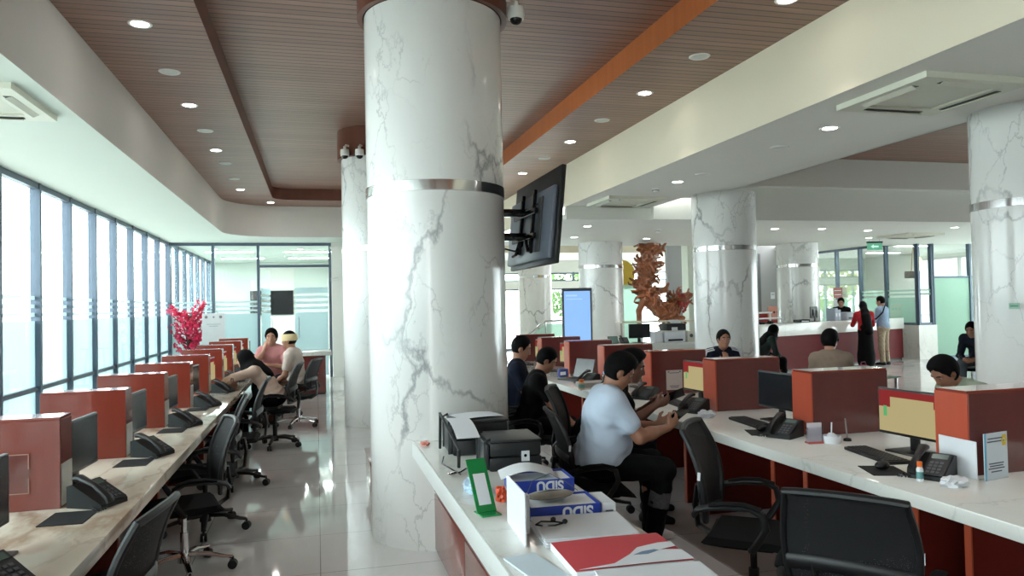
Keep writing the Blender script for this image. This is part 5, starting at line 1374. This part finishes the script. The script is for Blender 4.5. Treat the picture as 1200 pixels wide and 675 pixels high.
m = MB(); m.box(-.10,.10,-.005,.005,.0,.15,.003,1,M); part('body', m, mBlackP, t)
m = MB(); m.box(-.09,.09,-.0065,-.005,.012,.14,0,1,M); part('screen', m, mat('tablet_screen', (.36,.45,.42), .2), t)
m = MB(); m.box(-.05,.05,.0,.08,0,.01); part('stand', m, mBlackP, t)
# kiosk
t = thing('information_kiosk', 'tall information kiosk with a glowing blue screen beyond the dividers', 'kiosk', (4.80,13.55,0), D(-6))
mKf = mat('kiosk_frame', (.30,.32,.36), .35); 
m = MB(); m.box(-.29,.29,-.03,.05,.02,1.92,.012); part('casing', m, mKf, t)
m = MB(); m.box(.285,.305,-.03,.05,.02,1.92,.004); part('side_trim', m, mCas, t)
m = MB(); m.box(-.255,.255,-.034,-.03,.60,1.86); s_ = part('screen', m, emitter('kiosk_blue', (.52,.68,.88), .9, .05), t)
m = MB(); m.box(-.22,.0,-.036,-.034,1.76,1.79); m.box(-.22,.10,-.036,-.034,1.70,1.715); part('screen_text', m, emitter('kiosk_text', (.62,.76,.92), .9), s_)
m = MB(); m.prism([(-.255,.66),(-.1,.70),(.1,.67),(.255,.72),(.255,.60),(-.255,.60)], 1, -.036, -.034); part('screen_wave', m, emitter('kiosk_wave', (.45,.62,.74), .8), s_)
m = MB(); m.box(-.32,.32,-.18,.2,0,.03,.008); part('foot', m, mKf, t)
# root sculpture
def sculpture():
    rnd = random.Random(21); o = SDF()
    X = lambda u: (u-768)*.0202; Z = lambda v: 2.088-(v-330)*.0195
    def pt(u, v, dy=0): return np.array([X(u), dy, Z(v)])
    trunk = [(780,432),(783,400),(786,374),(772,364),(758,350),(753,332),(755,314),(760,298),(762,286)]; R_ = [.18,.17,.21,.20,.20,.18,.19,.19,.13]
    P = [pt(u, v, .05*math.sin(i*1.7)) for i, (u, v) in enumerate(trunk)]
    for i in range(len(P)-1): o.cap(P[i], P[i+1], R_[i]*.8, R_[i+1]*.8, .08)
    br = [pt(786,372), pt(794,358,.1), pt(800,347,.05)]; o.cap(br[0], br[1], .17, .14, .06); o.cap(br[1], br[2], .14, .05, .06)
    for a, b, r in (((752,350),(747,364),.09),((747,364),(745,382),.06),((762,360),(772,352),.1),((760,345),(779,340),.09),((779,340),(781,333),.05),((757,303),(776,292),.07),((776,292),(779,284),.04),((753,292),(750,284),.04),((762,290),(765,283),.06),((795,380),(797,410),.05),((797,410),(796,437),.06),((768,435),(757,437),.08),((790,434),(803,437),.07)):
        o.cap(pt(*a, rnd.uniform(-.1,.1)), pt(*b, rnd.uniform(-.15,.1)), r, r*.7, .05)
    allp = [(P[i], P[i+1], R_[i]) for i in range(1, len(P)-1)]+[(br[0],br[1],.17),(br[1],br[2],.14)]
    for _ in range(430):
        a, b, r = rnd.choice(allp); c = a+(b-a)*rnd.random(); th = rnd.uniform(0, 2*PI)
        d = unit(np.array([math.cos(th), -abs(math.sin(th))*rnd.choice((1,1,-1)), rnd.uniform(-.5,.6)])); q = c+d*r*.85; rr = rnd.uniform(.022,.05)
        dr = unit(np.array([rnd.uniform(-1,1), rnd.uniform(-.6,.6), rnd.uniform(-.4,1)]))
        for _k in range(4):
            q2 = q+dr*rnd.uniform(.04,.085); o.cap(q, q2, rr, rr*.85, .012); q = q2; rr *= .85
            dr = unit(dr+np.array([rnd.uniform(-.8,.8), rnd.uniform(-.8,.5), rnd.uniform(-.8,.8)])); 
    t = thing('root_sculpture', 'large red-brown gnarled tree root sculpture standing behind the office counter', 'sculpture', (7.5,15.75,0))
    mm = wood('root_wood', (.30,.14,.09), (.76,.46,.28), .35, grain=(7,7,7), coat=.3)
    o.mesh('root', .016, mm, t, [lambda P_: .045-P_[..., 2], lambda P_: P_[..., 2]-2.96])
    m = MB(); m.box(-.45,.85,-.4,.4,0,.04,.01); part('plinth', m, mWoodT, t)
    o2 = SDF()
    for _ in range(26):
        q = pt(798+rnd.uniform(-5,4), 352+rnd.uniform(-8,14), rnd.uniform(-.2,.05)); o2.cap(q, q+np.array([rnd.uniform(-.05,.05), -.02, rnd.uniform(.03,.09)]), .035, .015, .01)
    o2.mesh('red_knots', .016, mat('root_red', (.66,.22,.20), .5, var=.2), t)
sculpture()
t = thing('round_sign', 'yellow round sign half hidden by the marble column behind the kiosk', 'sign', (7.57,17.9,0))
m = MB(); m.cyl((0,-.02,2.36),(0,.02,2.36),.36,seg=40); part('disc', m, mat('sign_yellow', (.86,.72,.25), .5), t)
m = MB(); m.cyl((0,.04,.03),(0,.04,2.2),.03,seg=12); part('pole', m, mSteel, t)
m = MB(); m.cyl((0,.04,0),(0,.04,.03),.22,seg=24); part('foot', m, mSteel, t)
# glass railing by the far column
t = thing('glass_railing', 'sloping glass railing with a metal handrail by the farthest column', 'railing', (5.25,18.6,0))
m = MB(); m.tube([(-.15,0,.75),(.45,0,1.18),(1.35,0,1.20)], .03, 8); part('handrail', m, mSteel, t)
m = MB(); m.prism([(-.1,.15),(.45,.15),(.45,1.10),(-.1,.70)], 1, -.006, .006); part('glass_panel', m, mFilmG, t)
m = MB(); m.prism([(.5,.15),(1.3,.15),(1.3,1.12),(.5,1.10)], 1, -.006, .006); part('glass_panel', m, mFilmG, t)
for x, h in ((-.12,.72),(.47,1.16),(1.33,1.18)):
    m = MB(); m.cyl((x,0,0),(x,0,h),.02,seg=10); part('post', m, mSteel, t)
t = thing('glass_screen', 'grey-green glass screen between the kiosk column and the root sculpture', 'screen', (7.08,16.9,0))
m = MB(); m.box(0,.55,-.006,.006,.05,2.05); part('pane', m, mFilmG, t)
m = MB(); m.box(0,.55,-.02,.02,0,.05); m.box(-.02,.0,-.02,.02,0,2.08); m.box(.55,.57,-.02,.02,0,2.08); part('frame', m, mSteel, t)

# ------------------------------------------------------------------ reception counter
A_, B_ = V((8.7,14.2,0)), V((14.72,16.35,0)); d_ = B_-A_; LR = d_.length
t = thing('reception_counter', 'long reception counter with a dark red front and white top', 'counter', A_, math.atan2(d_.y, d_.x))
m = MB(); m.box(0,LR,0,.46,.05,.80); part('red_front', m, wood('reception_red', (.36,.10,.11), (.42,.13,.14), .6, grain=(1,4,4), spec=.15), t)
m = MB(); m.box(-.02,LR+.02,-.03,.48,.80,1.08,.006); part('white_top', m, mTopW, t)
m = MB(); m.box(.02,LR-.02,.03,.44,0,.05); part('kick_board', m, mKick, t)
def onrec(u, v, z=1.081): 
    p = A_+d_*(u/LR)+V((-d_.y, d_.x, 0)).normalized()*v; return (p.x, p.y, z)
ra = math.atan2(d_.y, d_.x)
MOFF.put(onrec(2.95,.26), ra+PI/2+.25, 'black monitor on the reception counter in front of the marble column')
t = thing('file_tray', 'black tray of papers on the reception counter beside the monitor', 'tray', onrec(2.42,.22), ra)
m = MB(); m.box(-.16,.16,-.11,.11,0,.01); m.box(-.16,-.15,-.11,.11,0,.06); m.box(.15,.16,-.11,.11,0,.06); m.box(-.16,.16,.10,.11,0,.06); part('tray', m, mBlackP, t)
m = MB(); m.box(-.14,.14,-.10,.09,.01,.03); part('papers', m, mPaper, t)
t = thing('document_box', 'pale upright document boxes on the reception counter before the standing clerk', 'box', onrec(3.75,.24), ra)
for i in range(2):
    m = MB(); m.box(-.14+.12*i,-.03+.12*i,-.12,.12,0,.30-.04*i,.004); o = part('box_file', m, mat('file_blue_grey', (.62,.66,.72), .5), t)
    m = MB(); m.box(-.115+.12*i,-.055+.12*i,-.122,-.12,.10,.18); part('label_plate', m, mPaper, o)
t = thing('printer', 'grey printer on the reception counter next to the document boxes', 'printer', onrec(4.25,.24), ra)
m = MB(); m.box(-.22,.22,-.16,.16,0,.19,.012); part('body', m, mat('printer_grey', (.62,.64,.68), .5), t)
m = MB(); m.box(-.15,.15,-.164,-.16,.03,.07); part('output_slot', m, mDarkP, t)
t = thing('pipe_rail', 'white pipe rail standing at the far end of the reception counter', 'rail', onrec(.2,.24), ra)
m = MB(); m.tube([(-.1,0,.25),(1.15,0,.25)], .018, 8); m.tube([(-.1,0,.12),(1.45,0,.12),(1.5,0,.10),(1.5,0,.0)], .018, 8); part('pipe', m, mPaper, t)
m = MB(); m.cyl((0,0,0),(0,0,.25),.018,seg=10); m.cyl((1.1,0,0),(1.1,0,.25),.018,seg=10); part('post', m, mPaper, t)
for i in range(3):
    crumple('small_parcel', f'small dark parcel on the reception counter under the pipe rail, {NTH[i]} from the tracksuit column', onrec(.5+.3*i,.1), .06, (1.3,1,.6), mBlackP if i else mDarkP, 30+i, 'parcel', 'parcels under the pipe rail')
# things on the grey wall and glass
t = thing('notice_sign', 'white sheet fixed to the grey wall above the red box', 'notice', (13.28,19.89,1.74))
m = MB(); m.box(-.07,.07,-.006,0,-.10,.10); part('sheet', m, mPaper, t)
for z in (.05,.02):
    m = MB(); m.box(-.05,.05,-.008,-.006,z,z+.01); part('lettering', m, mInk, t)
t = thing('fire_cabinet', 'red cabinet with a beige lid standing by the grey wall', 'cabinet', (13.05,19.55,0))
mFire = mat('fire_red', (.60,.14,.13), .35, var=.08)
m = MB(); m.box(-.30,.36,-.15,.30,0,1.25,.02); part('body', m, mFire, t)
m = MB(); m.box(-.28,.12,-.17,-.15,1.02,1.42,.01); m2 = part('front_plate', m, mat('plate_pink', (.78,.52,.46), .5), t)
m = MB()
for x in (-.2,-.08,.04): m.cyl((x,-.176,1.25),(x,-.17,1.25),.035,seg=14)
part('round_marks', m, mBlackG, m2)
m = MB(); m.sph((.2,.05,1.22), .17, (1,.8,1), 18, 12); part('hose_reel', m, mFire, t)
t = thing('notice_sign', 'red notice with pale lines on the glass behind the standing clerk', 'notice', (15.03,19.2,1.78), -PI/2)
m = MB(); m.box(-.20,.20,-.008,0,-.16,.16); part('board', m, mFire, t)
m = MB(); m.box(-.15,.15,-.010,-.008,.06,.075); m.box(-.15,.15,-.010,-.008,-.06,-.045); part('pale_lines', m, mCas, t)
t = thing('notice_sign', 'plain white board below the red notice behind the standing clerk', 'board', (15.03,19.2,1.36), -PI/2)
m = MB(); m.box(-.22,.22,-.012,0,-.22,.22); part('board', m, mPaper, t)
m = MB(); m.box(-.23,.23,-.016,-.0,-.235,-.22); part('edge', m, mCas, t)
t = thing('exit_sign', 'small green illuminated sign under the far ceiling', 'sign', (12.75,14.95,2.99), D(-10))
m = MB(); m.box(-.19,.19,-.025,.025,-.09,-.05,.005); part('housing', m, mDarkP, t)
m = MB(); m.box(-.185,.185,-.008,.008,-.25,-.09); p_ = part('panel', m, emitter('exit_green', (.36,.62,.50), .8), t)
m = MB(); m.prism([(-.10,-.17),(-.03,-.12),(-.03,-.15),(.09,-.15),(.09,-.19),(-.03,-.19),(-.03,-.22)], 1, -.010, -.008); part('arrow', m, emitter('exit_white', (.70,.88,.80), .9), p_)
for x in (-.12,.12):
    m = MB(); m.cyl((x,0,-.05),(x,0,0),.008,seg=8); part('rod', m, mSteel, t)
t = thing('wall_sticker', 'small green sticker on the marble column at the edge of the photo', 'sticker', (CX[1]-.5*math.cos(.55),CY[0]-.5*math.sin(.55),1.52), 0, None, (0,0,.55))
m = MB(); m.grid(lambda u, v: V((.5-.502*math.cos((u-.5)*.16), .502*math.sin((u-.5)*.16), -.025+.05*v)), 6, 2, .0); part('sheet', m, mat('sticker_green', (.62,.78,.70), .5), t)
m = MB(); m.grid(lambda u, v: V((.5-.503*math.cos((u-.5)*.12), .503*math.sin((u-.5)*.12), -.006+.012*v)), 6, 2, .0); part('print_band', m, mat('sticker_print', (.35,.60,.48), .5), t)
# ------------------------------------------------------------------ pink tree and sign board by the doorway
def pink_tree():
    rnd = random.Random(5); t = thing('blossom_tree', 'artificial tree with bright pink blossoms in the corner by the glass doorway', 'tree', (-2.74,17.75,0)); t.scale = (1.12,1.12,1.1)
    mBk = mat('tree_bark', (.38,.22,.20), .8, bump=.4)
    m = MB(); m.tube([(0,0,.3),(.03,0,.7),(-.02,.02,1.0),(.02,0,1.4)], .03, 8, rs=[.045,.04,.032,.018]); part('trunk', m, mBk, t)
    m = MB(); tips = []
    for i in range(64):
        z = .58+.8*rnd.random(); a = rnd.uniform(0, 2*PI); L_ = rnd.uniform(.28,.5)*(1.05-.25*abs(z-1.2)); up = rnd.uniform(.45,1.0)
        p0 = V((.0,.0,z)); p1 = p0+V((math.cos(a)*L_*.5, math.sin(a)*L_*.5, L_*up*.4)); p2 = p0+V((math.cos(a)*L_*.85, math.sin(a)*L_*.85, L_*up))
        m.tube([p0,p1,p2], .01, 5, rs=[.010,.007,.003]); tips += [(p0,p1,p2)]*2
    part('branches', m, mBk, t)
    m = MB()
    for _ in range(1800):
        p0,p1,p2 = rnd.choice(tips); u = rnd.uniform(.25,1.0); p = (p0.lerp(p1,u*2) if u < .5 else p1.lerp(p2,u*2-1))+V((rnd.gauss(0,.018),rnd.gauss(0,.018),rnd.gauss(0,.018)))
        r = rnd.uniform(.012,.026); q = Euler((rnd.uniform(0,6),rnd.uniform(0,6),0)).to_matrix()
        c = m.bm.verts.new(p); ring = [m.bm.verts.new(p+q @ V((r*math.cos(k*PI/2.5), r*math.sin(k*PI/2.5), r*.35))) for k in range(5)]
        for k in range(5): m.bm.faces.new((c, ring[k], ring[(k+1) % 5]))
    m._tag(); part('blossoms', m, mat('blossom_pink', (.90,.16,.36), .6, var=.25, scale=30), t)
    m = MB(); m.lathe([(.001,0),(.14,0),(.18,.30),(.165,.30),(.15,.26),(.001,.26)], seg=28); part('pot', m, mCas, t)
pink_tree()
t = thing('sign_board', 'pale grey board with three small emblems on an easel beside the pink tree', 'sign', (-2.12,16.95,0), D(-4))
m = MB(); M = Matrix.Translation((0,0,.92)) @ Matrix.Rotation(math.radians(-6), 4, 'X')
m.box(-.23,.23,-.008,.008,0,.66,.003,1,M); o = part('board', m, mat('board_grey', (.74,.74,.74), .5), t)
for i, x in enumerate((-.15,.0,.14)):
    m = MB(); m.cyl(M @ V((x,-.011,.58)), M @ V((x,-.008,.58)), .032 if i != 1 else .02, seg=16); part('emblem', m, mat('emblem_grey', (.42,.40,.42), .6), o)
for h_, z in ((.14,.42),(.09,.38)):
    m = MB(); m.box(-h_,h_,-.010,-.008,z,z+.013,0,1,M); part('lettering', m, mat('faint_ink', (.58,.58,.60), .6), o)
for x, y in ((-.2,.0),(.2,.0),(0,.45)):
    m = MB(); m.cyl((x*1.1,y+.02,0),(x*.4,.08,1.6),.012,seg=8); part('easel_leg', m, mFrame, t)
m = MB(); m.box(-.26,.26,-.03,.03,.90,.92); part('ledge', m, mFrame, t)
# ------------------------------------------------------------------ planting outdoors
def bush(name, label, cat, loc, sx, sy, sz, seed, m, group=None, trunk=True):
    rnd = random.Random(seed); t = thing(name, label, cat, loc, 0, group); b = MB()
    for _ in range(900):
        a, c = rnd.uniform(0, 2*PI), rnd.uniform(-1, 1); r = rnd.uniform(.6,1)**.5
        p = V((sx*r*math.cos(a)*math.sqrt(1-c*c), sy*r*math.sin(a)*math.sqrt(1-c*c), sz*(1+c*r)+(1.2 if trunk else 0))); s_ = rnd.uniform(.06,.14)*(sx+sy)/2
        q = Euler((rnd.uniform(0,6),rnd.uniform(0,6),0)).to_matrix()
        b.bm.faces.new([b.bm.verts.new(p+q @ V(v)*s_) for v in ((-1,0,0),(0,-.45,0),(1,0,.1),(0,.45,0))])
    b._tag(); part('foliage', b, m, t)
    g = MB(); g.tube([(0,0,-.15),(.05,0,.8),(0,.05,1.6 if trunk else .5)], .12, 8, rs=[.16,.12,.06]); part('trunk', g, mat('outdoor_bark', (.36,.28,.22), .9), t)
mLeafY = mat('leaf_yellow_green', (.62,.64,.25), .7, var=.4, scale=20); mLeaf = mat('leaf_green', (.30,.42,.20), .7, var=.4, scale=20)
bush('street_tree', 'yellow-green tree outside the far entrance beside the farthest column', 'tree', (6.3,31.5,-.15), 1.6, 1.4, 1.3, 1, mLeafY)
bush('street_tree', 'green tree outside the far entrance behind the root sculpture', 'tree', (11.5,33,-.15), 1.8, 1.5, 1.4, 2, mLeaf)
for i, (y, s_) in enumerate(((14.0,.9),(17.5,.8),(21.5,1.0))):
    bush('shrub', f'green shrub outside the windows, {NTH[i]} from the front', 'shrub', (-9.5-.6*i, y, -.15), s_, 1.3, .55, 40+i, mLeaf, 'shrubs outside the windows', False)
t = thing('pendant_lantern', 'brown pendant with a warm glow hanging inside the green glazed office', 'lamp', (16.3,17.6,3.09))
m = MB(); m.cyl((-.1,0,-.75),(-.02,0,0),.012,seg=8); m.cyl((.1,0,-.75),(.02,0,0),.012,seg=8); part('chain', m, mat('brass', (.55,.42,.22), .3, metal=.8), t)
m = MB(); m.box(-.24,.24,-.12,.12,-.95,-.75,.02); part('frame', m, mat('lantern_brown', (.36,.27,.20), .5), t)
m = MB(); m.sph((.16,0,-.55), .09, (1,1,2.2), 14, 10); part('warm_bulb', m, emitter('warm_bulb', (1,.82,.42), 6.), t)
t = thing('glass_table', 'glass-topped visitor table behind the dividers next to the person in the tan shirt', 'table', (6.0,7.35,0), .3)
m = MB(); m.box(-.40,.40,-.26,.26,.70,.712,.003,1); part('glass_top', m, mFilmG, t)
for x in (-.36,.36):
    for y in (-.22,.22):
        m = MB(); m.cyl((x,y,0),(x,y,.70),.018,seg=10); part('leg', m, mSteel, t)
t = thing('pink_bag', 'small pink bag lying on the glass visitor table', 'bag', (5.98,7.25,.712), .4)
m = MB(); m.sph((0,0,.075), 1, (.13,.08,.075), 20, 12); part('body', m, mat('bag_pink', (.72,.42,.50), .6, bump=.3), t)
m = MB(); m.tube([(-.07,0,.13),(-.04,0,.18),(.04,0,.18),(.07,0,.13)], .007, 6); part('handle', m, mat('bag_pink_dark', (.58,.30,.40), .6), t)
